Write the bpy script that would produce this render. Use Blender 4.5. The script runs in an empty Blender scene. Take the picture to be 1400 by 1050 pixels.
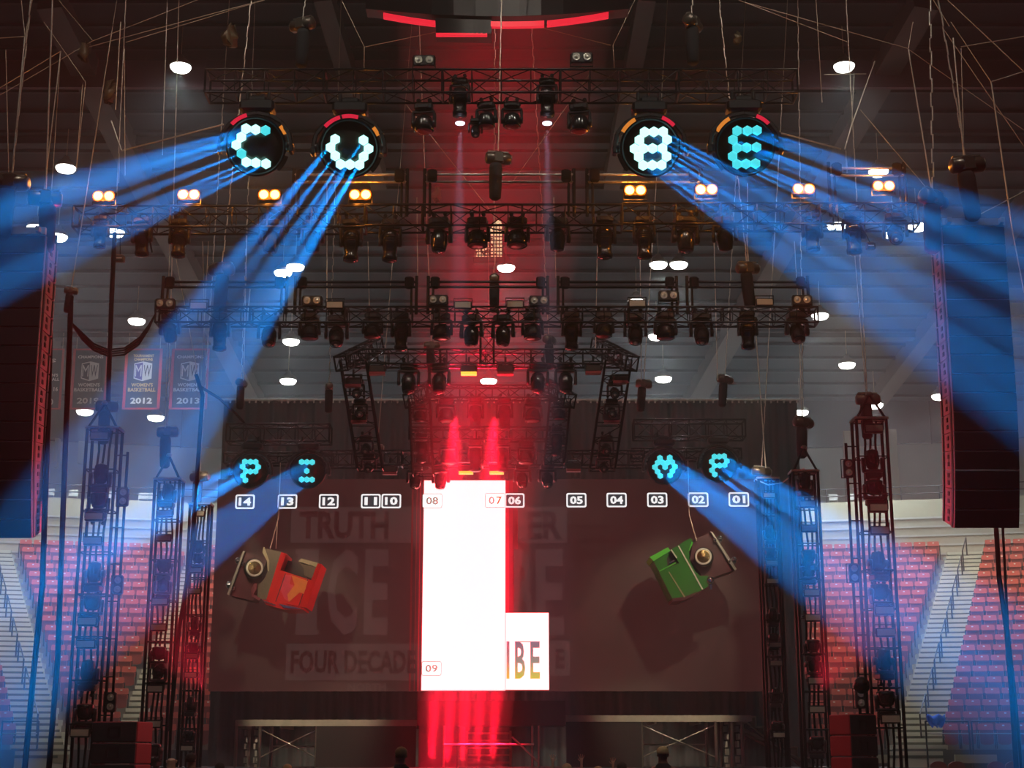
import bpy, math, random
from mathutils import Vector, Matrix, Euler
random.seed(7)
S = bpy.context.scene
COL = S.collection
TILT = math.radians(13.8)
F = 2090.0
EYE = Vector((0, 0, 1.7))
R = math.radians

# ------------------------------------------------------------------ camera, world, exposure
cam = bpy.data.objects.new('camera', bpy.data.cameras.new('camera'))
COL.objects.link(cam)
S.camera = cam
cam.data.sensor_width = 36
cam.data.lens = 36 * F / 1400
cam.data.clip_end = 500
cam.location = EYE
cam.rotation_euler = (math.radians(90) + TILT, 0, 0)
S.view_settings.view_transform = 'Standard'
S.view_settings.look = 'None'
S.view_settings.gamma = 1
S.view_settings.use_curve_mapping = False
S.view_settings.exposure = 0.0
S.cycles.max_bounces = 3
S.cycles.diffuse_bounces = 2
S.cycles.glossy_bounces = 2
S.cycles.volume_bounces = 0
S.cycles.transparent_max_bounces = 4
S.cycles.use_denoising = True
S.cycles.sample_clamp_indirect = 3.0

HAZE = 0.0042
world = bpy.data.worlds.new('arena_air')
S.world = world
world.use_nodes = True
wn = world.node_tree
wn.nodes['Background'].inputs[0].default_value = (0.02, 0.022, 0.03, 1)
wn.nodes['Background'].inputs[1].default_value = 0.0
vs = wn.nodes.new('ShaderNodeVolumeScatter')
vs.inputs['Color'].default_value = (0.93, 0.97, 1.0, 1)
vs.inputs['Density'].default_value = HAZE
vs.inputs['Anisotropy'].default_value = 0.25
wn.links.new(vs.outputs[0], wn.nodes['World Output'].inputs['Volume'])


def ray(x, y):
    dx = (x - 700) / F
    dz = -(y - 525) / F
    return Vector((dx, math.cos(TILT) - dz * math.sin(TILT), math.sin(TILT) + dz * math.cos(TILT)))


def at(x, y, Y):
    c = ray(x, y)
    return EYE + c * (Y / c.y)


def zat(y, Y):
    return at(700, y, Y).z


def hit(x, y, p0, n):
    c = ray(x, y)
    t = (Vector(p0) - EYE).dot(n) / c.dot(n)
    return EYE + c * t


def px_per_m(x, y, Y):
    p = at(x, y, Y)
    return F / ((p - EYE).dot(Vector((0, math.cos(TILT), math.sin(TILT)))))


# roof plane of the arena above the stage end
RB = at(700, 548, 70)
RT = at(700, -60, 45)
ROOF_N = (RT - RB).normalized().cross(Vector((1, 0, 0))).normalized()


def spot(name, p, d, ang, e, col, r=.05, bl=.3):
    l = bpy.data.lights.new(name, 'SPOT')
    l.energy = e
    l.color = col
    l.spot_size = math.radians(ang)
    l.spot_blend = bl
    l.shadow_soft_size = r
    o = bpy.data.objects.new(name, l)
    COL.objects.link(o)
    o.location = p
    o.rotation_euler = Vector(d).to_track_quat('-Z', 'Y').to_euler()
    return o


def point(name, p, e, col, r=.05):
    l = bpy.data.lights.new(name, 'POINT')
    l.energy = e
    l.color = col
    l.shadow_soft_size = r
    o = bpy.data.objects.new(name, l)
    COL.objects.link(o)
    o.location = p
    return o


# red uplights added on the deck to make the red column
RED_E = 46000
for x, tx, k in ((590, 640, 1), (611, 662, 1), (632, 688, 1), (652, 710, .9), (672, 735, .9)):
    p = at(x, 1047, 40.6)
    spot('added_red_uplight', p, at(tx, 10, 36.5) - p, 15, RED_E * k, (1, .004, .028), .1, .8)
for x, tx in ((622, 606), (676, 652)):  # red downlights added in the rig to fill the lower red column
    p = at(x, 566, 39.2)
    spot('added_red_downlight', p, at(tx, 1040, 40.6) - p, 22, 52000, (1, .004, .028), .1, .8)
# red side lamps added to tint the speaker arrays and the towers
for s in (-1, 1):
    p = Vector((s * 6.7, 34.2, 3.1))
    spot('added_red_side_lamp', p, Vector((s * 8.8, 28, 8.6)) - p, 54, 5500, (1, .015, .06), .1, .8)
# warm fill lamps added above the bowl to brighten the seats
for x in (-22, -17, -11.5, 11.5, 17, 22):
    spot('added_bowl_fill', Vector((x, 50, 17.5)), Vector((0, 5, -10)), 95, 2600, (1, .78, .54), .3, .8)
# warm spots added to light the two cars and the risers
for x, y, e in ((372, 790, 1500), (948, 772, 1500), (440, 990, 1700), (900, 985, 1700)):
    q = at(x, y, 43)
    p = q + Vector((-1.2 if x < 700 else 1.2, -6.5, 4.5))
    spot('added_warm_spot', p, q - p, 34, e, (1, .82, .55), .1, .6)
# warm lamps added high in front of the rig for truss highlights
for x in (-9, 0, 9):
    p = Vector((x, 19, 27))
    spot('warm_roof_added_light', p, Vector((x * .9, 36, 12)) - p, 75, 2300, (1, .9, .76), .2, .6)


# ------------------------------------------------------------------ materials
def mat(name, col, rough=.6, metal=0., emis=None, st=0., var=0., scale=3., bump=0., stretch=None, spec=None):
    m = bpy.data.materials.new(name)
    m.use_nodes = True
    nt = m.node_tree
    b = nt.nodes['Principled BSDF']
    b.inputs['Base Color'].default_value = (*col, 1)
    b.inputs['Roughness'].default_value = rough
    b.inputs['Metallic'].default_value = metal
    if spec is not None:
        b.inputs['Specular IOR Level'].default_value = spec
    if emis:
        b.inputs['Emission Color'].default_value = (*emis, 1)
        b.inputs['Emission Strength'].default_value = st
    if var or bump:
        tc = nt.nodes.new('ShaderNodeTexCoord')
        n = nt.nodes.new('ShaderNodeTexNoise')
        n.inputs['Scale'].default_value = scale
        n.inputs['Detail'].default_value = 3
        src = tc.outputs['Object']
        if stretch:
            mp = nt.nodes.new('ShaderNodeMapping')
            mp.inputs['Scale'].default_value = stretch
            nt.links.new(src, mp.inputs[0])
            src = mp.outputs[0]
        nt.links.new(src, n.inputs['Vector'])
        if var:
            r = nt.nodes.new('ShaderNodeMix')
            r.data_type = 'RGBA'
            r.inputs[6].default_value = (*[c * (1 - var) for c in col], 1)
            r.inputs[7].default_value = (*[min(1, c * (1 + var)) for c in col], 1)
            nt.links.new(n.outputs[0], r.inputs[0])
            nt.links.new(r.outputs[2], b.inputs['Base Color'])
        if bump:
            bp = nt.nodes.new('ShaderNodeBump')
            bp.inputs['Strength'].default_value = bump
            nt.links.new(n.outputs[0], bp.inputs['Height'])
            nt.links.new(bp.outputs[0], b.inputs['Normal'])
    return m


M = dict(
    black=mat('black_plastic', (.012, .012, .014), .38, 0, var=.3, scale=8),
    gloss=mat('gloss_black', (.01, .01, .012), .16, 0, var=.2, scale=8),
    truss=mat('black_truss_paint', (.03, .03, .032), .24, .75, var=.3, scale=6),
    steel=mat('steel_tube', (.45, .43, .38), .3, .9, var=.2, scale=5),
    dull=mat('dull_scaffold', (.42, .39, .33), .45, .7, var=.25, scale=5),
    chrome=mat('chrome', (.8, .78, .74), .12, 1, var=.1, scale=4),
    chain=mat('load_chain', (.7, .66, .58), .35, .4, var=.3, scale=30),
    cable=mat('wire_rope', (.55, .48, .38), .4, .4, var=.2, scale=10),
    rubber=mat('black_cable_jacket', (.010, .010, .012), .9, 0, var=.2, scale=5, spec=.15),
    fabric=mat('black_fabric', (.018, .018, .02), .9, 0, var=.3, scale=10, bump=.3),
    curtain=mat('stage_drape', (.085, .092, .10), .95, 0, var=.35, scale=.8, stretch=(3, 3, .15)),
    grille=mat('speaker_grille', (.02, .022, .026), .55, 0, var=.3, scale=60),
    cabside=mat('cabinet_side_paint', (.30, .27, .28), .45, 0, var=.3, scale=6),
    plate=mat('strobe_lens', (.42, .38, .30), .35, 0, var=.15, scale=14, stretch=(1, 1, 6)),
    lens=mat('fixture_glass', (.03, .035, .035), .06, 0, var=.2, scale=3),
    aim=mat('pale_lens_glint', (.7, .7, .58), .22, .6, var=.3, scale=4),
    face=mat('drum_face_glass', (.025, .03, .022), .14, 0, var=.4, scale=2),
    bulb=mat('reflector_cup', (.62, .6, .52), .25, .6, var=.2, scale=6),
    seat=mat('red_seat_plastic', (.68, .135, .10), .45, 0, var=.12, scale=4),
    seat_d=mat('darkened_red_seat', (.24, .035, .03), .5, 0, var=.15, scale=4),  # pan red darkened, shade of the recess put into the colour
    tag=mat('white_seat_plate', (.8, .78, .72), .4, 0, var=.05),
    conc=mat('terrace_concrete', (.20, .19, .17), .85, 0, var=.25, scale=1.4, bump=.1),
    stair=mat('pale_stair_concrete', (.55, .56, .46), .8, 0, var=.12, scale=2),
    stair_stripe=mat('dark_stair_stripe', (.07, .075, .05), .8, 0, var=.2),
    beige=mat('beige_bleacher', (.46, .42, .33), .7, 0, var=.12, scale=1.5),
    parapet=mat('cream_parapet', (.36, .33, .23), .7, 0, var=.08, scale=1),
    wall_lo=mat('pale_wall_paint', (.38, .40, .37), .85, 0, var=.1, scale=.4),
    wall_hi=mat('dark_wall_panel', (.12, .13, .15), .85, 0, var=.15, scale=.4),
    roof=mat('dark_roof_deck', (.040, .048, .062), .85, 0, var=.3, scale=.5, stretch=(.2, 2, 2)),
    rib=mat('roof_rib_paint', (.13, .11, .11), .7, 0, var=.2, scale=.8),
    girder=mat('plum_girder_paint', (.17, .10, .13), .7, 0, var=.15, scale=.6),
    joist=mat('roof_joist_paint', (.055, .065, .08), .7, 0, var=.2, scale=1),
    floor=mat('arena_floor', (.05, .05, .055), .6, 0, var=.2, scale=1),
    deck=mat('stage_deck', (.025, .025, .028), .5, 0, var=.2, scale=2),
    screen=mat('led_tile_black', (.016, .009, .009), .5, 0, (.20, .052, .048), .16, var=.25, scale=2),
    ghost=mat('dim_led_letter', (.02, .012, .012), .5, 0, (.20, .085, .08), .25),
    ghostd=mat('dim_led_letter_dark', (.02, .012, .012), .5, 0, (.2, .04, .04), .16),
    ledwhite=mat('overdriven_led', (.5, .1, .1), .5, 0, (1, .15, .15), 8.5),
    ledred=mat('painted_halo', (.1, .01, .01), .5, 0, (1, .005, .03), .55),  # innermost strip of the painted red halo
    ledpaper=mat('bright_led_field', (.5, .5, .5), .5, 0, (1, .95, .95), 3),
    halo_red_mid=mat('painted_halo_mid', (.1, .01, .01), .5, 0, (1, .005, .03), .28),
    halo_red_dim=mat('painted_halo_dim', (.1, .01, .01), .5, 0, (1, .01, .03), .11),
    hoist=mat('hoist_cast_body', (.14, .12, .10), .3, .6, var=.3, scale=6),
    tagw=mat('white_led_mark', (.1, .1, .1), .5, 0, (1, 1, 1), 1.1),
    tagb=mat('black_led_mark', (.02, .02, .02), .5, 0, (.3, .32, .38), .12),
    inkg=mat('grey_led_ink', (.1, .1, .1), .5, 0, (.33, .31, .26), 1),
    inky=mat('yellow_led_ink', (.1, .1, .1), .5, 0, (.75, .62, .04), 1),
    inkp=mat('violet_led_ink', (.1, .1, .1), .5, 0, (.22, .14, .2), 1),
    inko=mat('orange_led_ink', (.1, .1, .1), .5, 0, (.9, .2, .05), 1),
    cell=mat('cyan_white_led', (.1, .2, .2), .3, 0, (.45, 1, .93), 2.0),
    cell_s=mat('cyan_led', (.1, .2, .2), .3, 0, (.06, .72, .8), 1.15),
    refl_r=mat('red_rim_reflection', (.1, .02, .02), .3, 0, (.85, .02, .06), .8),
    refl_o=mat('amber_rim_reflection', (.1, .05, .02), .3, 0, (.95, .3, .04), .75),
    lamp=mat('white_lamp_glass', (.5, .5, .5), .3, 0, (1, 1, .93), 9),
    shade=mat('lamp_shade_metal', (.3, .3, .28), .5, .4, var=.1),
    amber_rim_glow=mat('amber_cup_glow', (.4, .1, .02), .4, 0, (1, .17, .008), 1.1),
    amber=mat('amber_lamp', (.5, .2, .05), .3, 0, (1, .5, .1), 9),
    beamlens=mat('lit_white_lens', (.5, .5, .5), .3, 0, (.85, .8, 1), 3),
    strobe_y=mat('lit_yellow_strobe', (.5, .4, .1), .4, 0, (1, .55, .05), 1.5),
    strobe_r=mat('red_strobe_lens', (.35, .05, .06), .3, 0, var=.15, scale=14),
    washled=mat('wash_led_face', (.30, .03, .05), .25, 0, var=.5, scale=26),
    sbred=mat('scoreboard_red_strip', (.3, .02, .02), .4, 0, (1, .02, .05), .85),
    warm=mat('warm_lit_panel', (.6, .55, .4), .5, 0, (1, .78, .42), .95),
    carred=mat('red_car_paint', (.75, .02, .015), .2, 0, var=.08, scale=2),
    carplum=mat('plum_chassis', (.09, .012, .02), .35, 0, var=.5, scale=2),
    carbrown=mat('brown_fender_panel', (.13, .10, .06), .4, .2, var=.3, scale=5, stretch=(8, 1, 1)),
    cartan=mat('tan_pillar', (.42, .35, .2), .4, .2, var=.2, scale=3),
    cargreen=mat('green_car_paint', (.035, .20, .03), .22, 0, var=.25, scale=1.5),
    cargreenl=mat('green_paint_lit', (.10, .62, .05), .3, 0, var=.1, scale=2),  # lighter copy of the green, light from above put into the colour
    carorange=mat('orange_mural', (.95, .22, .03), .35, 0, var=.25, scale=3),
    carpink=mat('pink_mural', (.85, .05, .10), .35, 0, var=.35, scale=3),
    cardark=mat('car_interior', (.03, .018, .018), .6, 0, var=.3),
    tyre=mat('tyre_rubber', (.015, .015, .015), .7, 0, var=.2),
    wwall=mat('whitewall', (.75, .72, .62), .5, 0, var=.05),
    gold=mat('gold_wheel_spokes', (.6, .42, .2), .25, .9, var=.6, scale=12),
    banner=mat('navy_banner_cloth', (.06, .07, .09), .85, 0, var=.15, scale=2),
    bred=mat('banner_red_edge', (.62, .05, .07), .8, 0, var=.1),
    bwhite=mat('banner_white_print', (.85, .85, .82), .8, 0, var=.03),
    bgold=mat('banner_gold_print', (.9, .66, .2), .8, 0, var=.05),
    bpurple=mat('banner_purple_print', (.12, .08, .32), .8, 0, var=.05),
    skin=mat('skin', (.55, .3, .2), .5, 0, var=.1, scale=8),
    skin2=mat('brown_skin', (.28, .14, .09), .5, 0, var=.1, scale=8),
    hair=mat('dark_hair', (.02, .015, .012), .8, 0, var=.3, scale=30),
    hairb=mat('sandy_hair', (.35, .2, .1), .8, 0, var=.3, scale=30),
    shirt=mat('dark_shirt', (.03, .03, .035), .9, 0, var=.2),
    knit=mat('tan_knit_cap', (.55, .42, .22), .9, 0, var=.3, scale=20),
    blue=mat('blue_cloth', (.01, .12, .8), .8, 0, var=.2, scale=4),
    redcase=mat('red_cabinet_side', (.42, .02, .03), .5, 0, var=.15),
    white=mat('white_plastic', (.5, .5, .46), .5, 0, var=.05),
    exitred=mat('red_wall_box', (.6, .06, .06), .5, 0, var=.1),
    rail_y=mat('yellow_rail_paint', (.4, .37, .24), .5, .2, var=.1),
)


# ------------------------------------------------------------------ mesh helpers
class MB:
    def __init__(s):
        s.v = []; s.f = []; s.sm = []; s.mi = []; s.cur = 0

    def add(s, vs, fs, smooth=False, T=None):
        o = len(s.v)
        for v in vs:
            v = Vector(v)
            if T is not None:
                v = T @ v
            s.v.append(v)
        for f in fs:
            s.f.append([i + o for i in f]); s.sm.append(smooth); s.mi.append(s.cur)
        return s

    def box(s, c, d, T=None, taper=1.0):
        x, y, z = d[0] / 2, d[1] / 2, d[2] / 2
        vs = [(c[0] + a * x * (taper if k > 0 else 1), c[1] + b * y * (taper if k > 0 else 1), c[2] + k * z)
              for k in (-1, 1) for a, b in ((-1, -1), (1, -1), (1, 1), (-1, 1))]
        fs = [(3, 2, 1, 0), (4, 5, 6, 7), (0, 1, 5, 4), (1, 2, 6, 5), (2, 3, 7, 6), (3, 0, 4, 7)]
        return s.add(vs, fs, False, T)

    def cbox(s, c, d, ch=.02, T=None):
        """box whose vertical edges and rims are chamfered"""
        x, y, z = d[0] / 2, d[1] / 2, d[2] / 2
        ch = min(ch, x * .8, y * .8, z * .8)
        prof = [(-z, ch), (-z + ch, 0), (z - ch, 0), (z, ch)]
        vs = []
        for h, i in prof:
            X, Y = x - i, y - i
            k = ch
            vs += [(c[0] + a, c[1] + b, c[2] + h) for a, b in
                   ((-X + k, -Y), (X - k, -Y), (X, -Y + k), (X, Y - k), (X - k, Y), (-X + k, Y), (-X, Y - k), (-X, -Y + k))]
        fs = [list(range(7, -1, -1)), list(range(24, 32))]
        for r in range(3):
            for i in range(8):
                j = (i + 1) % 8
                fs.append((r * 8 + i, r * 8 + j, r * 8 + 8 + j, r * 8 + 8 + i))
        return s.add(vs, fs, False, T)

    def tube(s, p, q, r, n=8, r2=None, cap=True):
        p = Vector(p); q = Vector(q); d = q - p
        if d.length < 1e-6:
            return s
        r2 = r if r2 is None else r2
        z = d.normalized()
        a = Vector((0, 0, 1)) if abs(z.z) < .9 else Vector((1, 0, 0))
        u = z.cross(a).normalized(); w = z.cross(u)
        vs = []
        for k, (c, rr) in enumerate(((p, r), (q, r2))):
            for i in range(n):
                t = 2 * math.pi * i / n
                vs.append(c + (u * math.cos(t) + w * math.sin(t)) * rr)
        fs = [(i, (i + 1) % n, n + (i + 1) % n, n + i) for i in range(n)]
        s.add(vs, fs, True)
        if cap:
            s.add(vs[:n], [list(range(n))[::-1]]); s.add(vs[n:], [list(range(n))])
        return s

    def path(s, pts, r, n=6):
        for a, b in zip(pts[:-1], pts[1:]):
            s.tube(a, b, r, n)
        return s

    def lathe(s, prof, T=None, n=20):
        """profile of (radius, height) turned about local z"""
        vs = []; fs = []
        for r, h in prof:
            for i in range(n):
                t = 2 * math.pi * i / n
                vs.append((r * math.cos(t), r * math.sin(t), h))
        for k in range(len(prof) - 1):
            for i in range(n):
                j = (i + 1) % n
                fs.append((k * n + i, k * n + j, (k + 1) * n + j, (k + 1) * n + i))
        fs.append([i for i in range(n)][::-1]); fs.append([(len(prof) - 1) * n + i for i in range(n)])
        return s.add(vs, fs, True, T)

    def prism(s, poly, T=None, depth=.1, y0=0.):
        """polygon in local x,z pushed back along +y"""
        n = len(poly)
        vs = [(x, y0, z) for x, z in poly] + [(x, y0 + depth, z) for x, z in poly]
        fs = [list(range(n)), list(range(2 * n - 1, n - 1, -1))]
        fs += [(j, i, n + i, n + j) for i in range(n) for j in ((i + 1) % n,)]
        return s.add(vs, fs, False, T)

    def build(s, name, m, parent=None, loc=None, rot=None):
        me = bpy.data.meshes.new(name)
        me.from_pydata([tuple(v) for v in s.v], [], s.f)
        for mm in (m if isinstance(m, (list, tuple)) else [m]):
            me.materials.append(M[mm] if isinstance(mm, str) else mm)
        me.polygons.foreach_set('use_smooth', s.sm)
        me.polygons.foreach_set('material_index', s.mi)
        me.update()
        o = bpy.data.objects.new(name, me)
        COL.objects.link(o)
        if parent:
            o.parent = parent
        if loc is not None:
            o.location = loc
        if rot is not None:
            o.rotation_euler = rot
        return o


def tag(o, label, cat, group=None, kind=None):
    o['label'] = label
    o['category'] = cat
    if group:
        o['group'] = group
    if kind:
        o['kind'] = kind
    return o


def thing(name, loc, rot=(0, 0, 0), scale=1.):
    o = bpy.data.objects.new(name, None)
    o.empty_display_size = .2
    COL.objects.link(o)
    o.location = loc
    o.rotation_euler = rot
    o.scale = (scale,) * 3
    return o


def struct(o):
    o['kind'] = 'structure'
    return o


def copy_tree(o, parent=None):
    c = o.copy()
    COL.objects.link(c)
    if parent:
        c.parent = parent
    for ch in list(o.children):
        copy_tree(ch, c)
    return c


_first = {}


def inst(proto, loc, rot=(0, 0, 0), scale=1.):
    """the first call moves the prototype itself, later calls copy it with its parts"""
    if proto.name not in _first:
        _first[proto.name] = 1
        o = proto
    else:
        o = copy_tree(proto)
    o.location = loc
    o.rotation_euler = rot
    o.scale = (scale,) * 3
    return o


ORD = ('zeroth first second third fourth fifth sixth seventh eighth ninth tenth eleventh twelfth thirteenth fourteenth fifteenth '
       'sixteenth seventeenth eighteenth nineteenth twentieth twenty-first twenty-second twenty-third twenty-fourth twenty-fifth '
       'twenty-sixth twenty-seventh twenty-eighth twenty-ninth thirtieth').split()


def text_mesh(txt, w, h, depth=.01, bold=.02, m='tagw', name='lettering', parent=None, loc=None, sheet=False):
    """letters standing in the x,z plane, facing -y, fitted to w by h and centred"""
    cu = bpy.data.curves.new('lettering', 'FONT')
    cu.body = txt
    cu.offset = bold
    cu.extrude = .01
    cu.resolution_u = 2
    o = bpy.data.objects.new('lettering', cu)
    COL.objects.link(o)
    dg = bpy.context.evaluated_depsgraph_get()
    me = bpy.data.meshes.new_from_object(o.evaluated_get(dg))
    COL.objects.unlink(o)
    bpy.data.objects.remove(o)
    xs = [v.co.x for v in me.vertices]; ys = [v.co.y for v in me.vertices]
    x0, x1, y0, y1 = min(xs), max(xs), min(ys), max(ys)
    for v in me.vertices:
        x, y, z = v.co
        v.co = ((x - (x0 + x1) / 2) / (x1 - x0) * w, -depth / 2 - z / .01 * depth / 2, (y - (y0 + y1) / 2) / (y1 - y0) * h)
    me.materials.clear()
    me.materials.append(M[m])
    ob = bpy.data.objects.new(name, me)
    COL.objects.link(ob)
    if parent:
        ob.parent = parent
    if loc is not None:
        ob.location = loc
    return ob

# ------------------------------------------------------------------ the arena shell
b = MB().box((0, 30, -.1), (110, 110, .2))
struct(b.build('floor', 'floor'))
# stage deck
b = MB().box((0, 41.5, .75), (21, 15, 1.5))
sd = b.build('stage_deck', 'deck')
tag(sd, 'black stage deck seen edge-on under the scaffold risers', 'stage')

# roof: sloping deck with joists, ribs and one plum girder
sl = (RT - RB)
ROOF_U = sl.normalized()
rl = sl.length
b = MB()
w = 40
off = ROOF_N * (.3 if ROOF_N.z > 0 else -.3)
UPN = ROOF_N if ROOF_N.z > 0 else -ROOF_N
vs = [RB + Vector((-w, 0, 0)), RB + Vector((w, 0, 0)), RT + Vector((w, 0, 0)), RT + Vector((-w, 0, 0))]
far = [v + UPN * .3 for v in vs]
b.add(vs + far, [(0, 1, 2, 3), (7, 6, 5, 4), (0, 4, 5, 1), (1, 5, 6, 2), (2, 6, 7, 3), (3, 7, 4, 0)])
b.add([RT + Vector((-w, 0, 0)), RT + Vector((w, 0, 0)), RT + Vector((w, -60, 1)), RT + Vector((-w, -60, 1))], [(3, 2, 1, 0)])
struct(b.build('ceiling', 'roof'))
TR = Matrix((Vector((1, 0, 0)), ROOF_U, UPN)).transposed().to_4x4()


def roof_bar(p, q, wd, dp, bb, drop=0.):
    """box bar on the underside of the roof from p to q (both on the roof plane)"""
    d = q - p; L = d.length; u = d.normalized(); sd = UPN.cross(u).normalized()
    T = Matrix((sd, u, UPN)).transposed().to_4x4()
    T.translation = p
    bb.box((0, L / 2, -dp / 2 - drop), (wd, L, dp), T)


b = MB()
k = .5
while k < rl:
    c = RB + ROOF_U * k
    roof_bar(c + Vector((-w, 0, 0)), c + Vector((w, 0, 0)), .10, .14, b)
    k += 1.05
struct(b.build('trim_1', 'joist'))


def roofpt(x, y):
    return hit(x, y, RB, ROOF_N)


for i, (a, c, wd) in enumerate((((943, 546), (1262, -10), .85), ((352, 546), (72, -10), .85), ((835, 240), (883, -20), .6),
                                ((520, 240), (443, -20), .6), ((1190, 546), (1560, 60), .7), ((120, 546), (-150, 100), .7))):
    bb = MB()
    roof_bar(roofpt(*a), roofpt(*c), wd, .75, bb)
    struct(bb.build('trim_%d' % (i + 2), 'rib'))
bb = MB()
roof_bar(roofpt(-400, 84), roofpt(1800, 84), .12, 1.3, bb)
struct(bb.build('trim_9', 'girder'))
for yy, i in ((190, 10), (330, 11), (455, 12)):
    bb = MB()
    roof_bar(roofpt(-400, yy), roofpt(1800, yy), .3, .35, bb)
    struct(bb.build('trim_%d' % i, 'joist'))

BOW = 150.


def bow(X, Y):
    return Y - X * X / BOW


def arc_box(bb, X0, X1, Yf, Yb, z0, z1, n=14):
    """slab between two bowed lines"""
    vs = []; fs = []
    for i in range(n + 1):
        X = X0 + (X1 - X0) * i / n
        vs += [(X, bow(X, Yf), z0), (X, bow(X, Yf), z1), (X, bow(X, Yb), z1), (X, bow(X, Yb), z0)]
    for i in range(n):
        o = i * 4
        for a in range(4):
            c = (a + 1) % 4
            fs.append((o + c, o + a, o + 4 + a, o + 4 + c))
    fs += [(0, 1, 2, 3), (n * 4 + 3, n * 4 + 2, n * 4 + 1, n * 4)]
    bb.add(vs, fs)


NR = 20
Y0, DY, Z0, DZ = 51.2, .735, 1.95, .404
# concrete terrace under the seats
bb = MB()
for k in range(NR):
    arc_box(bb, -34, 34, Y0 + DY * k - .45, Y0 + DY * (k + 1) - .45, 0, Z0 + DZ * k)
struct(bb.build('floor_terrace', 'conc'))
# beige bench tiers above
YT = Y0 + DY * NR - .45
ZT = Z0 + DZ * (NR - 1)
bb = MB()
for k in range(5):
    arc_box(bb, -34, 34, YT + .8 * k, YT + .8 * (k + 1), 0, ZT + .35 + .5 * k)
    bb.cur = 1
    arc_box(bb, -34, 34, YT + .8 * k - .06, YT + .8 * k + .3, ZT + .31 + .5 * k, ZT + .39 + .5 * k)
    bb.cur = 0
struct(bb.build('floor_bench_tiers', ['beige', 'white']))
YP = YT + 4.0
ZP = ZT + .35 + 2.0
bb = MB()
arc_box(bb, -34, 34, YP, YP + .3, 0, ZP + .95)
struct(bb.build('wall_parapet', 'parapet'))
bb = MB()
arc_box(bb, -34, 34, YP + .3, YP + 6, 0, ZP + .35)
struct(bb.build('floor_concourse', 'conc'))
bb = MB()
arc_box(bb, -36, 36, YP + 5, YP + 5.4, 0, 16.4)
struct(bb.build('wall_back', 'wall_lo'))
bb = MB()
arc_box(bb, -36, 36, YP + 4.7, YP + 5.4, 16.4, 24)
bb.cur = 1
for X in range(-34, 35, 3):
    bb.box((X, bow(X, YP + 4.66), 18), (.05, .05, 3.4))
struct(bb.build('wall_back_upper', ['wall_hi', 'joist']))
for sgn, nm in ((-1, 'left'), (1, 'right')):
    bb = MB().box((sgn * 38, 45, 15), (.4, 70, 30))
    struct(bb.build('wall_' + nm, 'wall_hi'))
# front wall of the bowl with pale panels
bb = MB()
arc_box(bb, -34, 34, Y0 - .75, Y0 - .45, 0, Z0 + .05)
bb.cur = 1
for sg in (-1, 1):
    for j in range(7):
        X = sg * (12.3 + j * 2.5)
        bb.box((X, bow(X, Y0 - .78), 1.72), (2.05, .08, .26))
        bb.box((X, bow(X, Y0 - .78), 1.12), (2.05, .08, .16))
struct(bb.build('wall_bowl_front', ['floor', 'parapet']))
# pale pillars on the back wall beside the right tower and small wall features
for i, (x0, x1, y0, y1) in enumerate(((1158, 1168, 590, 700), (1212, 1224, 588, 700), (74, 82, 600, 640), (107, 117, 604, 634))):
    Yw = bow(at(x0, y0, YP + 4).x, YP + 4.75)
    p = at(x0, y1, Yw); q = at(x1, y0, Yw)
    bb = MB().box(((p.x + q.x) / 2, Yw, (p.z + q.z) / 2), (q.x - p.x, .4, q.z - p.z))
    struct(bb.build('trim_%d' % (20 + i), 'parapet'))
Yw = YP + 2.8
p = at(93, 648, Yw)
bb = MB().cbox(p, (.42, .18, .75), .05)
tag(bb.build('wall_box', 'exitred'), 'red box mounted on the pale wall above the left seats', 'wall box')
p = at(1260, 645, Yw)
bb = MB().cbox(p, (.32, .15, .26), .03)
tag(bb.build('exit_sign', 'exitred'), 'small red sign on the pale wall right of the outer tower', 'sign')


# aisles
def edge_r(Y): return 14.5 + .45 * (Y - 55.3)
def edge_l(Y): return -(15.3 + .5 * (Y - 52))


def aisle(bb, fi, fo):
    n = NR * 2
    for k in range(n + 1):
        Yf = Y0 + DY / 2 * k - .62
        z1 = Z0 + DZ / 2 * (k - 1) + .2
        if k == 0:
            Yf -= .3
        Yb = Yf + 2.2
        def fix(f):
            X = f(Yf)
            for _ in range(3):
                X = f(bow(X, Yf))
            return X
        a, c = fix(fi), fix(fo)
        bb.cur = 0
        arc_box(bb, min(a, c), max(a, c), Yf, Yb, z1 - 1.2, z1, 3)
        bb.cur = 1
        arc_box(bb, min(a, c), max(a, c), Yf - .03, Yf + .02, z1 - .205, z1 - .12, 3)  # dark stripe low on the front of each step


WA = 1.75
for nm, fi, fo in (('right', edge_r, lambda Y: edge_r(Y) + WA), ('left', edge_l, lambda Y: edge_l(Y) - WA),
                   ('inner', lambda Y: -12.35 - .06 * (Y - 55), lambda Y: -13.05 - .06 * (Y - 55))):
    bb = MB()
    aisle(bb, fi, fo)
    struct(bb.build('floor_stairs_' + nm, ['stair', 'stair_stripe']))

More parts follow.
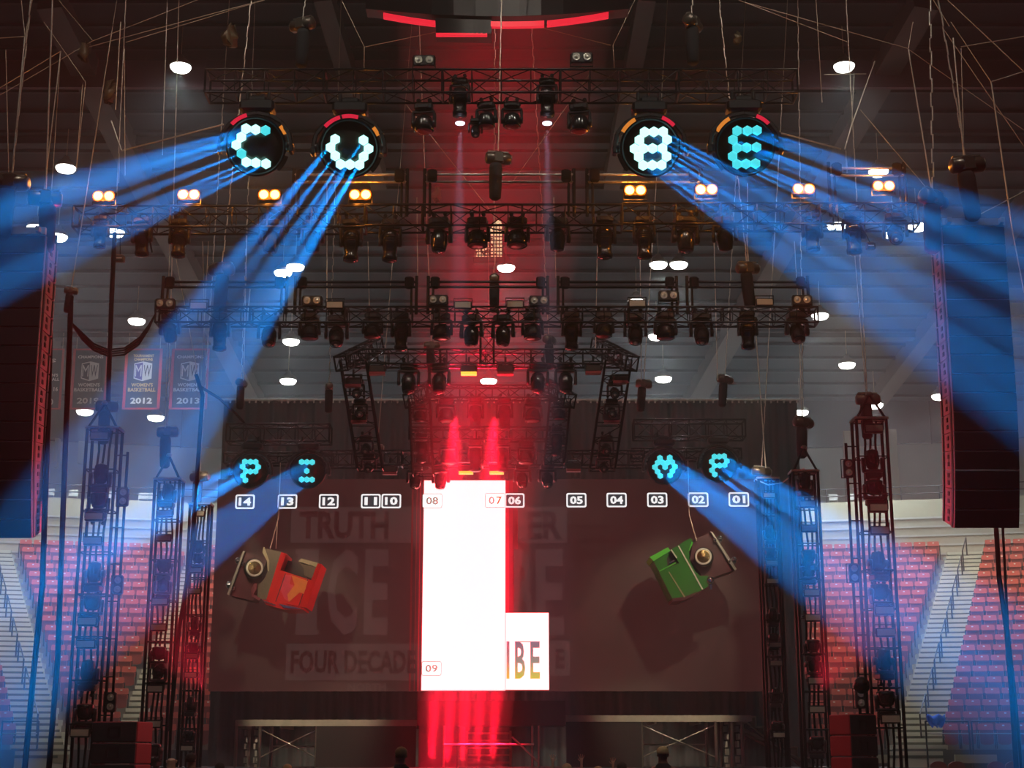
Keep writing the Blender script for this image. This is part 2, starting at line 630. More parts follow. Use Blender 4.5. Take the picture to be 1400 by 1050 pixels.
# handrails up the middle of the two wide stairs
hr = 0
for side, f in (('right', lambda Y: edge_r(Y) + WA * .5), ('left', lambda Y: edge_l(Y) - WA * .5)):
    for j in range(8):
        k0 = 1 + j * 2.4
        k1 = k0 + 1.7
        pts = []
        for k in (k0, k1):
            Yl = Y0 + DY * k - .5
            X = f(Yl)
            for _ in range(3):
                X = f(bow(X, Yl))
            pts.append(Vector((X, bow(X, Yl), Z0 + DZ * k - .2)))
        t = thing('stair_handrail', pts[0])
        d = pts[1] - pts[0]
        for p in (Vector(), d):
            MB().tube(p, p + Vector((0, 0, .95)), .028, 6).build('post', 'black', t)
        MB().tube(Vector((0, 0, .95)), d + Vector((0, 0, .95)), .024, 6).build('rail', 'black', t)
        tag(t, 'short handrail, %s one up the %s stairs between the red seats' % (ORD[j + 1], side), 'handrail', 'handrails on the stairs')

# concourse guard rail and small folded chairs behind it
for sg, nm in ((-1, 'left'), (1, 'right')):
    t = thing('concourse_railing', (0, 0, 0))
    pts = []
    n = 12
    for i in range(n + 1):
        X = sg * (11 + i * 1.6)
        pts.append(Vector((X, bow(X, YP + .15), ZP + .95)))
    for p in pts:
        MB().tube(p, p + Vector((0, 0, .62)), .03, 6).build('post', 'black', t)
    for h in (.30, .62):
        MB().path([p + Vector((0, 0, h)) for p in pts], .026).build('rail', 'black', t)
    tag(t, 'dark railing on the cream parapet above the %s seats' % nm, 'railing')


def folded_chair():
    t = thing('folding_chair', (0, 0, 0))
    b = MB(); b.cbox((0, 0, .62), (.42, .04, .30), .02); b.build('backrest', 'white', t)
    b = MB(); b.cbox((0, -.12, .3), (.42, .34, .05), .02); b.build('seat', 'white', t)
    for s in (-1, 1):
        MB().tube((s * .19, -.25, 0), (s * .19, .03, .6), .018, 6).build('leg', 'steel', t)
    return t


fc = folded_chair()
_n = {-1: 0, 1: 0}
for x in (92, 121, 160, 166, 179, 208, 219, 236, 252, 1131, 1155):
    if x == 160:
        continue
    Yc = YP + 1.2
    X = at(x, 700, Yc).x
    sg = -1 if X < 0 else 1
    _n[sg] += 1
    o = inst(fc, (X, bow(X, Yc), ZP + .75))
    tag(o, 'white folding chair behind the %s concourse railing, %s from its left end' % ('left' if sg < 0 else 'right', ORD[_n[sg]]), 'chair', 'folding chairs on the concourse')


# ------------------------------------------------------------------ seats
def make_seat():
    t = thing('arena_seat', (0, 0, 0))
    b = MB()
    prof = [(-.235, .5), (-.235, .81), (-.215, .86), (.215, .86), (.235, .81), (.235, .5)]
    b.prism(prof, None, .035, .06)
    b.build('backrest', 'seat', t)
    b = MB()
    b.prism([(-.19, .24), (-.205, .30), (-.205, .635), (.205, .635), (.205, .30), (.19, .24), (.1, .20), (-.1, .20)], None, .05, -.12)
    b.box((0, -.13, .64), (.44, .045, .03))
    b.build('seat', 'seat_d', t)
    for s in (-1, 1):
        b = MB()
        b.box((s * .248, -.02, .36), (.03, .24, .56))
        b.box((s * .248, -.07, .65), (.045, .26, .03))
        b.build('armrest', 'black', t)
    b = MB(); b.box((0, .052, .80), (.07, .01, .045)); b.build('seat_number_plate', 'tag', t)
    return t


SW = .53
cand = []
for k in range(NR):
    Yk = Y0 + DY * k
    Yl = Yk - .45

    def solve(f):
        X = f(Yl - 1)
        for _ in range(4):
            X = f(bow(X, Yl))
        return X
    ir, orr = solve(edge_r) - .06, solve(lambda Y: edge_r(Y) + WA) + .06
    il, ol = solve(edge_l) + .06, solve(lambda Y: edge_l(Y) - WA) - .06
    for j in range(40):
        for (X, side) in ((ir - SW / 2 - SW * j, 'inner right'), (orr + SW / 2 + SW * j, 'outer right'),
                          (il + SW / 2 + SW * j, 'inner left'), (ol - SW / 2 - SW * j, 'outer left')):
            Y = bow(X, Yk)
            z = Z0 + DZ * k
            dp = Y * math.cos(TILT) + (z + .5 - 1.7) * math.sin(TILT)
            px = 700 + F * X / dp
            if not (-420 < px < 1820) or (330 < px < 1040):
                continue
            seen = -10 < px < 1412 and not (278 < px < 1094)
            if side == 'inner left' and -13.15 - .06 * (Y - 55) < X < -12.25 - .06 * (Y - 55):
                continue
            if side.endswith('right') == (X < 0):
                continue
            if abs(X) > 33:
                continue
            cand.append((k, j, side, X, Y, z, seen))
seat0 = make_seat()
cand.sort(key=lambda c: (not c[6], c[0], c[1]))
WHERE = {'inner right': 'seat inward from the right stairs', 'outer right': 'seat outward from the right stairs',
         'inner left': 'seat inward from the left stairs', 'outer left': 'seat outward from the left stairs'}
rest = MB()
sp = []
for ch in seat0.children:
    sp.append((ch, [v.co.copy() for v in ch.data.vertices], [list(p.vertices) for p in ch.data.polygons]))
SI = {'backrest': 0, 'seat': 1, 'armrest': 2, 'seat_number_plate': 3}
for n, (k, j, side, X, Y, z, seen) in enumerate(cand):
    rz = math.atan(-2 * X / BOW)
    if n < 300:
        o = inst(seat0, (X, Y, z), (0, 0, rz))
        tag(o, 'red folding seat, %s row up, %s %s' % (ORD[k + 1], ORD[j + 1], WHERE[side]), 'seat', 'red seats of the lower bowl')
    else:
        T = Matrix.Translation((X, Y, z)) @ Matrix.Rotation(rz, 4, 'Z')
        for ch, vv, ff in sp:
            rest.cur = SI[ch.name.split('.')[0]]
            rest.add(vv, ff, False, T)
o = rest.build('arena_seat_rows', ['seat', 'seat_d', 'black', 'tag'])
tag(o, 'upper rows of red folding seats on both sides of the stage', 'seats', 'red seats of the lower bowl', 'stuff')
print('seats', len(cand))

# guard rails at the foot of the seats, with the blue cloth
for sg, xs in ((1, ((1268, 1327), (1331, 1392), (1396, 1450))), (-1, ((-60, -5), (0, 50)))):
    for j, (xa, xb) in enumerate(xs):
        Yr = 49.0 if sg > 0 else 49.0
        p = at(xa, 1030, Yr); q = at(xb, 1030, Yr)
        z0, z1 = Z0 - .9, zat(986, Yr)
        t = thing('guard_rail', (p.x, p.y, z0))
        L = q.x - p.x
        for X in (0, L):
            MB().tube((X, 0, 0), (X, 0, z1 - z0), .03, 8).build('post', 'black', t)
        MB().tube((0, 0, z1 - z0), (L, 0, z1 - z0), .03, 8).build('top_rail', 'black', t)
        MB().tube((0, 0, z1 - z0 - .38), (L, 0, z1 - z0 - .38), .022, 8).build('lower_rail', 'steel', t)
        for X in (0, L):
            MB().cbox((X, -.02, .08), (.3, .12, .22), .02).build('bracket', 'black', t)
        tag(t, 'black tube guard rail below the %s seats, %s from its left end' % ('right' if sg > 0 else 'left', ORD[j + 1]), 'guard rail', 'guard rails at the foot of the seats')
b = MB()
P = at(1279, 984, 48.9)
g = 9
rows = []
for i in range(g):
    for j in range(5):
        u = (i / (g - 1) - .5); v = j / 4
        rows.append((u * .62 * (1 - .55 * v * v) + .05 * v, -.09 * math.sin(v * 3 + u * 9) - .05, .14 - v * .36 + .04 * math.sin(u * 14)))
bk = [(x, y + .06, z) for x, y, z in rows]
N = len(rows)
fs = []
for i in range(g - 1):
    for j in range(4):
        a = i * 5 + j
        fs.append((a, a + 1, a + 6, a + 5)); fs.append((N + a + 5, N + a + 6, N + a + 1, N + a))
for i in range(g - 1):
    for c in (0, 4):
        a = i * 5 + c
        fs.append((a, a + 5, N + a + 5, N + a))
for j in range(4):
    for c in (0, (g - 1) * 5):
        fs.append((c + j, c + j + 1, N + c + j + 1, N + c + j))
b.add(rows + bk, fs, True)
tag(b.build('blue_jacket', 'blue', None, P), 'bright blue cloth hung over the rail below the right seats', 'jacket')


# rounded red chairs on the floor at the right
def floor_chair():
    t = thing('floor_chair', (0, 0, 0))
    b = MB()
    poly = [(-.24, .42)] + [(.24 * math.cos(a), .72 + .15 * math.sin(a)) for a in [math.pi - i * math.pi / 10 for i in range(11)]] + [(.24, .42)]
    b.prism(poly, None, .06, 0)
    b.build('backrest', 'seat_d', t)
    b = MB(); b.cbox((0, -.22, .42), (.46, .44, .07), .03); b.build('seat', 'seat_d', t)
    for sx in (-1, 1):
        for sy in (-.4, 0):
            MB().tube((sx * .2, sy, 0), (sx * .2, sy, .4), .018, 6).build('leg', 'steel', t)
    return t


fch = floor_chair()
MB().box((13.6, 45.5, .39), (6, 3, .78)).build('low_riser', 'floor')
tag(bpy.data.objects['low_riser'], 'low dark riser under the round-backed red chairs at bottom right', 'riser')
for j, x in enumerate((1283, 1308, 1362, 1386)):
    P = at(x, 1045, 45.2)
    o = inst(fch, (P.x, P.y, .78))
    tag(o, 'round-backed red chair at the bottom right, %s of four from the left' % ORD[j + 1], 'chair', 'round-backed red chairs on the floor')

# ------------------------------------------------------------------ house lamps


def make_lamp():
    t = thing('high_bay_lamp', (0, 0, 0))
    b = MB(); b.lathe([(.10, .42), (.13, .28), (.2, .26), (.36, .10), (.385, 0), (.36, 0)], None, 20); b.build('shade', 'shade', t)
    b = MB(); b.lathe([(.355, .03), (.35, -.06), (.29, -.14), (.15, -.185), (.03, -.195)], None, 20); b.build('diffuser', 'lamp', t)
    b = MB(); b.tube((0, 0, .42), (0, 0, 1.5), .015, 6); b.build('stem', 'cable', t)
    return t


lamp0 = make_lamp()
LAMPS = [(247, 91), (1154, 90), (90, 229), (1201, 234), (50, 311), (79, 323), (187, 438), (387, 372), (404, 364), (900, 361), (928, 361),
         (870, 412), (898, 459), (907, 517), (692, 365), (1121, 431), (1158, 498), (1254, 309), (1222, 319), (1144, 308), (1285, 541),
         (1094, 563), (1196, 553), (116, 562), (213, 570), (398, 466), (394, 520), (157, 317), (668, 520)]
LAMPS.sort()
for i, (x, y) in enumerate(LAMPS):
    P = hit(x, y, RB - UPN * 1.7, ROOF_N)
    if y > 525:
        P = at(x, y, 66)
    s = 1.0 if y < 330 else .95
    o = inst(lamp0, P, (0, 0, 0), s * (P.y / 52) ** .3)
    tag(o, 'round white high-bay roof lamp, %s of all counted from the left' % ORD[i + 1], 'lamp', 'house lamps under the roof')
    spot('high_bay_light', P - Vector((0, 0, .28)), (0, 0, -1), 125, 1300 if y > 340 else 900, (.78, .92, 1), .25, .55)

# ------------------------------------------------------------------ drape, screen and risers
YC, YS = 48.0, 46.0
p = at(283, 1052, YC); q = at(1089, 548, YC)
b = MB()
n = 420
vs = []
for i in range(n + 1):
    u = i / n
    X = p.x + (q.x - p.x) * u
    a = X * 2 * math.pi / .62
    yy = .09 * math.sin(a + .9 * math.sin(X * 1.3)) + .04 * math.sin(a * 2.3 + 1)
    vs += [(X, YC + yy, 1.5), (X, YC + yy * .55, q.z)]
for back in (0, 1):
    o = back * len(vs)
    b.add([(x, y + back * .02, z) for x, y, z in vs], [((2 * i, 2 * i + 2, 2 * i + 3, 2 * i + 1) if not back else (2 * i + 1, 2 * i + 3, 2 * i + 2, 2 * i)) for i in range(n)], True)
t = thing('stage_drape', ((p.x + q.x) / 2, YC, 1.5))
o = b.build('drape', 'curtain', t); o.location = (-(p.x + q.x) / 2, -YC, -1.5)
b = MB().tube((p.x - .1, YC, q.z + .03), (q.x + .1, YC, q.z + .03), .045, 8)
for i in range(90):
    X = p.x + (q.x - p.x) * i / 89
    b.box((X, YC - .03, q.z - .03), (.05, .05, .10))
o = b.build('track_pipe', 'white', t); o.location = (-(p.x + q.x) / 2, -YC, -1.5)
tag(t, 'wide dark pleated drape hanging from a pale pipe behind the screen', 'curtain')

scr = thing('led_screen', at(662, 945, YS))
SO = scr.location.copy()


def sbox(x0, y0, x1, y1, m, name, dep=.05, front=0., par=None):
    a = at(x0, y1, YS) - SO; c = at(x1, y0, YS) - SO
    b = MB().box(((a.x + c.x) / 2, -front + dep / 2, (a.z + c.z) / 2), (c.x - a.x, dep, c.z - a.z))
    return b.build(name, m, par or scr)


sbox(285, 655, 1042, 945, 'screen', 'display_panel', .18, 0)
for xx in range(320, 1042, 47):
    pass
sbox(576, 657, 691, 944, 'ledwhite', 'lit_column', .02, .02)
sbox(691.2, 838, 750, 943, 'ledwhite', 'lit_block', .02, .02)
for k, (e0, e1, mm) in enumerate(((0, 5, 'ledred'), (5, 10, 'halo_red_mid'), (10, 17, 'halo_red_dim'))):  # red halo beside the lit column painted as glowing strips
    sbox(575.8 - e1, 657, 575.8 - e0, 945, mm, 'painted_red_halo', .01, .01)
    sbox(691.2 + e0, 657, 691.2 + e1, 837.8, mm, 'painted_red_halo', .01, .01)


def stext(txt, x0, y0, x1, y1, m, name='screen_lettering', front=.004, bold=.02, par=None, dep=.006):
    a = at(x0, y1, YS) - SO; c = at(x1, y0, YS) - SO
    return text_mesh(txt, c.x - a.x, c.z - a.z, dep, bold, m, name, par or scr, Vector(((a.x + c.x) / 2, -front, (a.z + c.z) / 2)))


def sect_letters(txt, x0, y0, x1, y1, m, par=None, front=.004, name='screen_lettering'):
    """tall condensed serif capitals: the font squeezed, with slab serifs"""
    o = stext(txt, x0, y0, x1, y1, m, name, front, .0, par)
    return o


# dim artwork still glowing on the black tiles
sbox(397, 693, 575, 742, 'ghost', 'title_strip', .004, .004)
stext('TRUTH', 409, 699, 532, 737, 'ghostd', bold=.035, front=.012)
sbox(700, 693, 775, 742, 'ghost', 'title_strip', .004, .004)
stext('ER', 722, 699, 768, 737, 'ghostd', bold=.035, front=.012)
for txt, x0, x1 in (('I', 404, 436), ('C', 446, 490), ('E', 497, 532), ('B', 703, 728), ('E', 733, 770)):
    stext(txt, x0, 751, x1, 868, 'ghost', bold=.03, front=.006)
    if txt == 'I':
        sbox(404, 751, 436, 758, 'ghost', 'serif', .004, .006); sbox(404, 861, 436, 868, 'ghost', 'serif', .004, .006)
sbox(390, 880, 575, 930, 'ghost', 'title_strip', .004, .004)
stext('FOUR DECADE', 397, 889, 569, 921, 'ghostd', bold=.035, front=.012)
sbox(752, 876, 779, 924, 'ghost', 'title_strip', .004, .004)
stext('E', 760, 887, 772, 914, 'ghostd', bold=.035, front=.012)
# dark stripe pattern under the title
stext('NORTH', 475, 934, 528, 945, 'ghost', bold=.03, front=.006)

# IBE letters on the lower lit block, graded from violet to yellow
for txt, x0, x1 in (('I', 692.5, 696.5), ('B', 704, 718), ('E', 725, 738)):
    for (a, c, mm) in ((877, 901, 'inkp'), (901, 914, 'inkg'), (914, 928, 'inky')):
        pass
    o = stext(txt, x0, 877, x1, 928, 'inkp', 'printed_letter', .03, .02)
    zs = [v.co.z for v in o.data.vertices]
    nt = M['inkp'].node_tree
sbox(704, 877, 738, 878.2, 'inkg', 'letter_serif', .004, .032)
# letters graded by height: one procedural material
mi = bpy.data.materials.new('graded_led_ink')
mi.use_nodes = True
nt = mi.node_tree
bs = nt.nodes['Principled BSDF']
tc = nt.nodes.new('ShaderNodeTexCoord'); sx = nt.nodes.new('ShaderNodeSeparateXYZ'); mr = nt.nodes.new('ShaderNodeMapRange'); cr = nt.nodes.new('ShaderNodeValToRGB')
nt.links.new(tc.outputs['Object'], sx.inputs[0]); nt.links.new(sx.outputs[2], mr.inputs[0])
mr.inputs[1].default_value = -.56; mr.inputs[2].default_value = .56
nt.links.new(mr.outputs[0], cr.inputs[0])
el = cr.color_ramp.elements
el[0].position = 0; el[0].color = (.75, .6, .03, 1); el[1].position = 1; el[1].color = (.2, .12, .2, 1)
e2 = el.new(.45); e2.color = (.3, .27, .22, 1)
nt.links.new(cr.outputs[0], bs.inputs['Emission Color']); bs.inputs['Emission Strength'].default_value = 1
for o in list(scr.children):
    if o.name.startswith('printed_letter'):
        o.data.materials[0] = mi


def number_tag(txt, x, y, lit=True, kind=0):
    w, h = 13.6, 9.8
    a = at(x - w, y + h, YS) - SO; c = at(x + w, y - h, YS) - SO
    W, H = (c.x - a.x) / 2, (c.z - a.z) / 2

    def rr(W, H, r):
        pts = []
        for cx, cz, a0 in ((W - r, H - r, 0), (-W + r, H - r, 90), (-W + r, -H + r, 180), (W - r, -H + r, 270)):
            for i in range(5):
                t = R(a0 + i * 22.5)
                pts.append((cx + r * math.cos(t), cz + r * math.sin(t)))
        return pts
    fr = .006 if lit else .035
    par = MB().prism(rr(W, H, .06), None, .006, -fr - .006).build('number_tag', 'tagw' if lit else 'inkg', scr, Vector(((a.x + c.x) / 2, 0, (a.z + c.z) / 2)))
    k = .045 if lit else .022
    MB().prism(rr(W - k, H - k, .04), None, .006, -fr - .010).build('tag_field', 'tagb' if lit else 'ledpaper', par)
    if kind == 7:
        text_mesh(txt[0], W * .62, H * 1.12, .006, .03, 'inkg', 'digits', par, Vector((-W * .36, -fr - .015, 0)))
        text_mesh(txt[1], W * .62, H * 1.12, .006, .03, 'inko', 'digits', par, Vector((W * .40, -fr - .015, 0)))
    else:
        text_mesh(txt, W * 1.28, H * 1.12, .006, .035, 'tagw' if lit else 'inkg', 'digits', par, Vector((0, -fr - .015, 0)))


for txt, x in (('14', 335), ('13', 393), ('12', 449.5), ('11', 507), ('10', 535), ('06', 703.5), ('05', 788), ('04', 843), ('03', 898.5), ('02', 954.5), ('01', 1010)):
    number_tag(txt, x, 686 - (x - 335) * .0045)
number_tag('08', 591, 685, False)
number_tag('07', 677, 684.5, False, 7)
number_tag('09', 590, 914, False)
tag(scr, 'wide black LED screen with a lit white column and numbered tags', 'screen')

# scaffold risers on the deck
YR = 42.0


def riser(x0, x1, ytop, label, legs, xb, black):
    a = at(x0, 1048, YR); c = at(x1, ytop, YR)
    t = thing('scaffold_riser', (a.x, YR, 1.5))
    L = c.x - a.x; H = c.z - 1.5; D = 2.2
    b = MB().box((L / 2, D / 2, H - .06), (L, D, .12)); b.build('deck', 'dull', t)
    b = MB().box((L / 2, -.03, H - .09), (L + .06, .05, .16)); b.build('edge_beam', 'dull', t)
    for i in range(int(L / 1.2) + 1):
        b = MB().box((min(L, i * 1.2) + .0, D / 2, H - .17), (.07, D, .10)); b.build('cross_joist', 'dull', t)
    for x in legs:
        X = at(x, 1000, YR).x - a.x
        for yy in (0.05, D - .1):
            MB().tube((X, yy, 0), (X, yy, H - .1), .045, 10).build('leg', 'steel', t)
    xs = [at(x, 1000, YR).x - a.x for x in legs]
    for i in range(len(xs) - 1):
        X0, X1 = xs[i], xs[i + 1]
        if X1 - X0 > .9:
            MB().tube((X0, .1, H - .25), (X1, .1, .25), .02, 6).build('diagonal_brace', 'steel', t)
            MB().tube((X0, .16, .25), (X1, .16, H - .25), .02, 6).build('diagonal_brace', 'steel', t)
            MB().tube((X0, D - .1, H * .45), (X1, D - .1, H * .45), .025, 6).build('ledger', 'steel', t)
    for X in xb:
        X = at(X, 1000, YR).x - a.x
        for yy in (.35, .75):
            b = MB()
            for k in range(7):
                z = k * (H - .15) / 6
                b.box((X + .02 * (-1) ** k, yy, z), (.055, .04, (H - .15) / 6 * .8))
            b.build('twisted_cable_loom', 'white', t)
    if black:
        X0, X1 = [at(x, 1000, YR).x - a.x for x in black]
        MB().box(((X0 + X1) / 2, -.02, (H - .16) / 2), (X1 - X0, .04, H - .16)).build('black_skirt', 'fabric', t)
    tag(t, label, 'platform')
    return t


riser(321, 569, 984, 'steel scaffold riser on the deck below the left half of the screen', [323, 355, 433], [334, 347], (433, 569))
riser(774, 1026, 978, 'steel scaffold riser on the deck below the right half of the screen', [877, 979, 1001, 1015], [996, 1012], (774, 877))
# centre portal: black fascia with open scaffold below
a = at(570, 992, 41.6); c = at(773, 958, 41.6)
t = thing('centre_portal', (a.x, 41.6, 1.5))
L = c.x - a.x
MB().box((L / 2, .9, (a.z + c.z) / 2 - 1.5), (L, 1.8, c.z - a.z)).build('fascia', 'fabric', t)
MB().box((.55, .9, (a.z - 1.5) / 2), (1.0, 1.7, a.z - 1.5)).build('black_skirt', 'fabric', t)
for x in (607, 728, 737):
    X = at(x, 1000, 41.6).x - a.x
    MB().tube((X, -.02, 0), (X, -.02, a.z - 1.5), .035, 8).build('leg', 'steel', t)
X0 = at(607, 1000, 41.6).x - a.x; X1 = at(730, 1000, 41.6).x - a.x
zz = at(607, 1018, 41.6).z - 1.5
MB().tube((X0, -.06, zz), (X1, -.06, zz), .03, 8).build('ledger', 'steel', t)
MB().tube((at(700, 1010, 41.6).x - a.x, -.08, zz + .2), (at(735, 1040, 41.6).x - a.x, -.08, .15), .025, 8).build('diagonal_brace', 'steel', t)
tag(t, 'black centre portal with an open scaffold doorway below the lit column', 'portal')
a = at(638, 1048, 43); c = at(698, 999, 43)
t = thing('access_ladder', (a.x, 43, 1.5))
L = c.x - a.x; H = c.z - 1.5
for X in (0, L):
    MB().box((X, 0, H / 2), (.06, .06, H)).build('side_rail', 'dull', t)
for k in range(5):
    MB().box((L / 2, 0, .12 + k * H / 5), (L, .16, .05)).build('tread', 'dull', t)
tag(t, 'wide metal access steps standing inside the centre portal', 'steps')

# stair off the right riser
a = at(1020, 978, YR)
t = thing('riser_stair', (a.x, YR + .6, 1.5))
H = a.z - 1.5
n = 5
tw = (at(1116, 1040, YR).x - a.x) / n
for k in range(n):
    z = H * (1 - (k) / n) - .02
    MB().box((tw * (k + .5), .45, z), (tw, .9, .04)).build('tread', 'dull', t)
    MB().box((tw * (k + 1) - .02, .45, z - H / n / 2), (.04, .9, H / n)).build('riser_plate', 'dull', t)
for yy in (.02, .9):
    MB().tube((0, yy, H - .35), (tw * n, yy, -.0), .05, 8).build('stringer', 'steel', t)
MB().tube((0, -.02, H - .1), (tw * n - .3, -.02, 0), .025, 8).build('handrail', 'steel', t)
tag(t, 'pale metal stair descending rightward from the right scaffold riser', 'stairs')

# ------------------------------------------------------------------ trusses


def lattice(bb, a, b_, n, r, diag=True, o0=Vector(), post=True):
    """web between two parallel lines"""
    a0, a1 = a
    b0, b1 = b_
    for i in range(n + 1):
        t = i / n
        p = a0.lerp(a1, t); q = b0.lerp(b1, t)
        if post:
            bb.tube(p, q, r, 5, cap=False)
        if diag and i < n:
            t2 = (i + 1) / n
            if i % 2:
                bb.tube(p, b0.lerp(b1, t2), r, 5, cap=False)
            else:
                bb.tube(q, a0.lerp(a1, t2), r, 5, cap=False)


def truss(name, label, p0, p1, up, w, h, bay, cr=.027, wr=.013, m='truss', diag=True, group=None, split=2.4):
    """box truss from p0 to p1 along the centre line; h along up, w across"""
    d = (p1 - p0); L = d.length; u = d.normalized()
    up = (up - u * up.dot(u)).normalized()
    sd = u.cross(up).normalized()
    t = thing(name, p0)
    n = max(2, round(L / bay))
    C = {}
    for i, (a, c) in enumerate(((-1, -1), (1, -1), (1, 1), (-1, 1))):
        o = sd * (a * w / 2) + up * (c * h / 2)
        C[i] = (o, o + d)
        MB().tube(o, o + d, cr, 8).build('chord', m, t)
    for i in range(4):
        bb = MB()
        lattice(bb, C[i], C[(i + 1) % 4], n, wr, diag)
        bb.build('lacing', m, t)
    ns = max(1, round(L / split))
    for k in range(ns + 1):
        c = d * (k / ns)
        bb = MB()
        for i in range(4):
            j = (i + 1) % 4
            bb.tube(C[i][0] + c, C[j][0] + c, cr * .9, 6)
        bb.build('joint_frame', m, t)
    tag(t, label, 'truss', group)
    return t


UP = Vector((0, 0, 1))


def htruss(x0, x1, y, Y, w, h, bay, label, **k):
    a = at(x0, y, Y); c = at(x1, y, Y)
    return truss('lighting_truss', label, a, c, UP, w, h, bay, group='black trusses over the stage', **k)


htruss(284, 1087, 118, 30, .55, .52, .62, 'uppermost black truss carrying the four big lettered lights')
htruss(104, 500, 301, 32, .5, .48, .6, 'second-highest truss, left section under the amber lamps')
htruss(500, 578, 299, 32, .5, .48, .6, 'short dark joint section of the second-highest truss')
htruss(578, 850, 299, 32, .5, .48, .6, 'second-highest truss, red-lit centre section')
htruss(850, 1252, 297, 32, .5, .48, .6, 'second-highest truss, right section under the amber lamps')
htruss(215, 1116, 433, 35, .40, .38, .5, 'third truss down, spanning the rig below the pipe frames')
htruss(478, 850, 490, 38, .42, .38, .5, 'fourth truss down, with slanted ladder arms at both ends')
htruss(584, 762, 537, 40, .38, .34, .45, 'short narrow truss right above the middle of the screen')
htruss(560, 765, 594, 41.5, .38, .34, .45, 'short truss below the narrow one, crowded with wash lights')
htruss(440, 880, 628, 43.2, .5, .42, .45, 'lowest black truss running along the top edge of the screen')
htruss(312, 452, 594, 43.4, .6, .5, .5, 'small upper left truss above the two left pixel lights')
htruss(308, 455, 628, 44.4, .5, .3, .5, 'small lower left truss behind the two left pixel lights')
htruss(866, 1017, 588, 43.4, .6, .5, .5, 'small upper right truss above the two right pixel lights')
htruss(863, 1012, 622, 44.4, .5, .3, .5, 'small lower right truss behind the two right pixel lights')

# slanted ladders hanging from the fourth truss and from the narrow one


def ladder(x0, y0, Yt, x1, y1, Yb, w, dpt, label, xtop=0):
    a = at(x0, y0, Yt); c = at(x1, y1, Yb)
    t = thing('ladder_truss', a)
    d = c - a
    rails = []
    for s in (-1, 1):
        for k in (0, 1):
            o = Vector((s * w / 2, k * dpt, 0))
            MB().tube(o, o + d, .03, 8).build('rail', 'truss', t)
    for k in (0, 1):
        bb = MB()
        lattice(bb, (Vector((-w / 2, k * dpt, 0)), Vector((-w / 2, k * dpt, 0)) + d), (Vector((w / 2, k * dpt, 0)), Vector((w / 2, k * dpt, 0)) + d), 7, .014, k == 1)
        bb.build('lacing', 'truss', t)
    for s in (-1, 1):
        bb = MB()
        lattice(bb, (Vector((s * w / 2, 0, 0)), Vector((s * w / 2, 0, 0)) + d), (Vector((s * w / 2, dpt, 0)), Vector((s * w / 2, dpt, 0)) + d), 7, .014, True)
        bb.build('side_lacing', 'truss', t)
    tag(t, label, 'truss', 'slanted ladder trusses')
    return t


ladder(482, 492, 37.6, 505, 640, 39.2, .66, .45, 'slanted ladder truss hanging at the left end of the fourth truss')
ladder(846, 492, 37.6, 824, 640, 39.2, .66, .45, 'slanted ladder truss hanging at the right end of the fourth truss')
ladder(573, 545, 39.6, 578, 648, 40.6, .55, .4, 'short ladder truss left of the middle, above the lit column')
ladder(766, 545, 39.6, 758, 632, 40.6, .55, .4, 'short ladder truss right of the middle, above the screen')
# splayed roof pieces joining ladders and truss
for (x0, y0, Y0_, x1, y1, Y1_, lab) in ((466, 497, 37.0, 516, 472, 39.0, 'short angled truss on top of the left slanted ladder'), (864, 497, 37.0, 816, 472, 39.0, 'short angled truss on top of the right slanted ladder'),
                                      (560, 548, 39.2, 597, 527, 40.6, 'small angled truss on top of the short left ladder'), (779, 548, 39.2, 744, 527, 40.6, 'small angled truss on top of the short right ladder')):
    truss('angled_truss', lab, at(x0, y0, Y0_), at(x1, y1, Y1_), UP, .32, .36, .4, group='angled trusses', split=5)
# vertical truss piece in the centre between the third and fourth trusses
truss('vertical_truss', 'short vertical truss standing in the red light at the centre', at(666, 500, 37.7), at(666, 438, 37.7), Vector((0, 1, 0)), .34, .34, .35, split=5)

# pipe frames on the third and second truss


def pipe_frame(x0, x1, yt, yb, Y, label, dy=7):
    a = at(x0, yb, Y); c = at(x1, yb, Y)
    z1 = zat(yt - 8, Y) - a.z
    t = thing('pipe_frame', a)
    L = c.x - a.x
    for X in (0, L):
        MB().tube((X, 0, -.1), (X, 0, z1), .04, 8).build('post', 'truss', t)
        MB().tube((X + (.12 if X == 0 else -.12), 0, -.1), (X + (.12 if X == 0 else -.12), 0, z1 - .12), .03, 8).build('post', 'truss', t)
        MB().cbox((X + (.17 if X == 0 else -.17), -.04, z1 - .18), (.22, .14, .30), .04).build('clamp', 'gloss', t)
    for k in (0, 1):
        z = zat(yt + k * dy, Y) - a.z
        MB().tube((0, 0, z), (L, 0, z), .035, 8).build('crossbar', 'steel' if Y < 33 else 'truss', t)
    tag(t, label, 'pipe frame', 'pipe frames over the trusses')


for i, (x0, x1) in enumerate(((221, 391), (403, 569), (585, 749), (763, 926), (940, 1106))):
    pipe_frame(x0, x1, 385.5, 424, 35, 'black pipe frame standing on the third truss, %s of five from the left' % ORD[i + 1])
for i, (x0, x1) in enumerate(((400, 556), (580, 785), (803, 960))):
    pipe_frame(x0, x1, 239, 290, 32, 'pipe frame above the second-highest truss, %s of three from the left' % ORD[i + 1], 10)
pipe_frame(1136, 1240, 230, 290, 32, 'pipe frame at the right end of the second-highest truss', 10)

# ------------------------------------------------------------------ fixtures


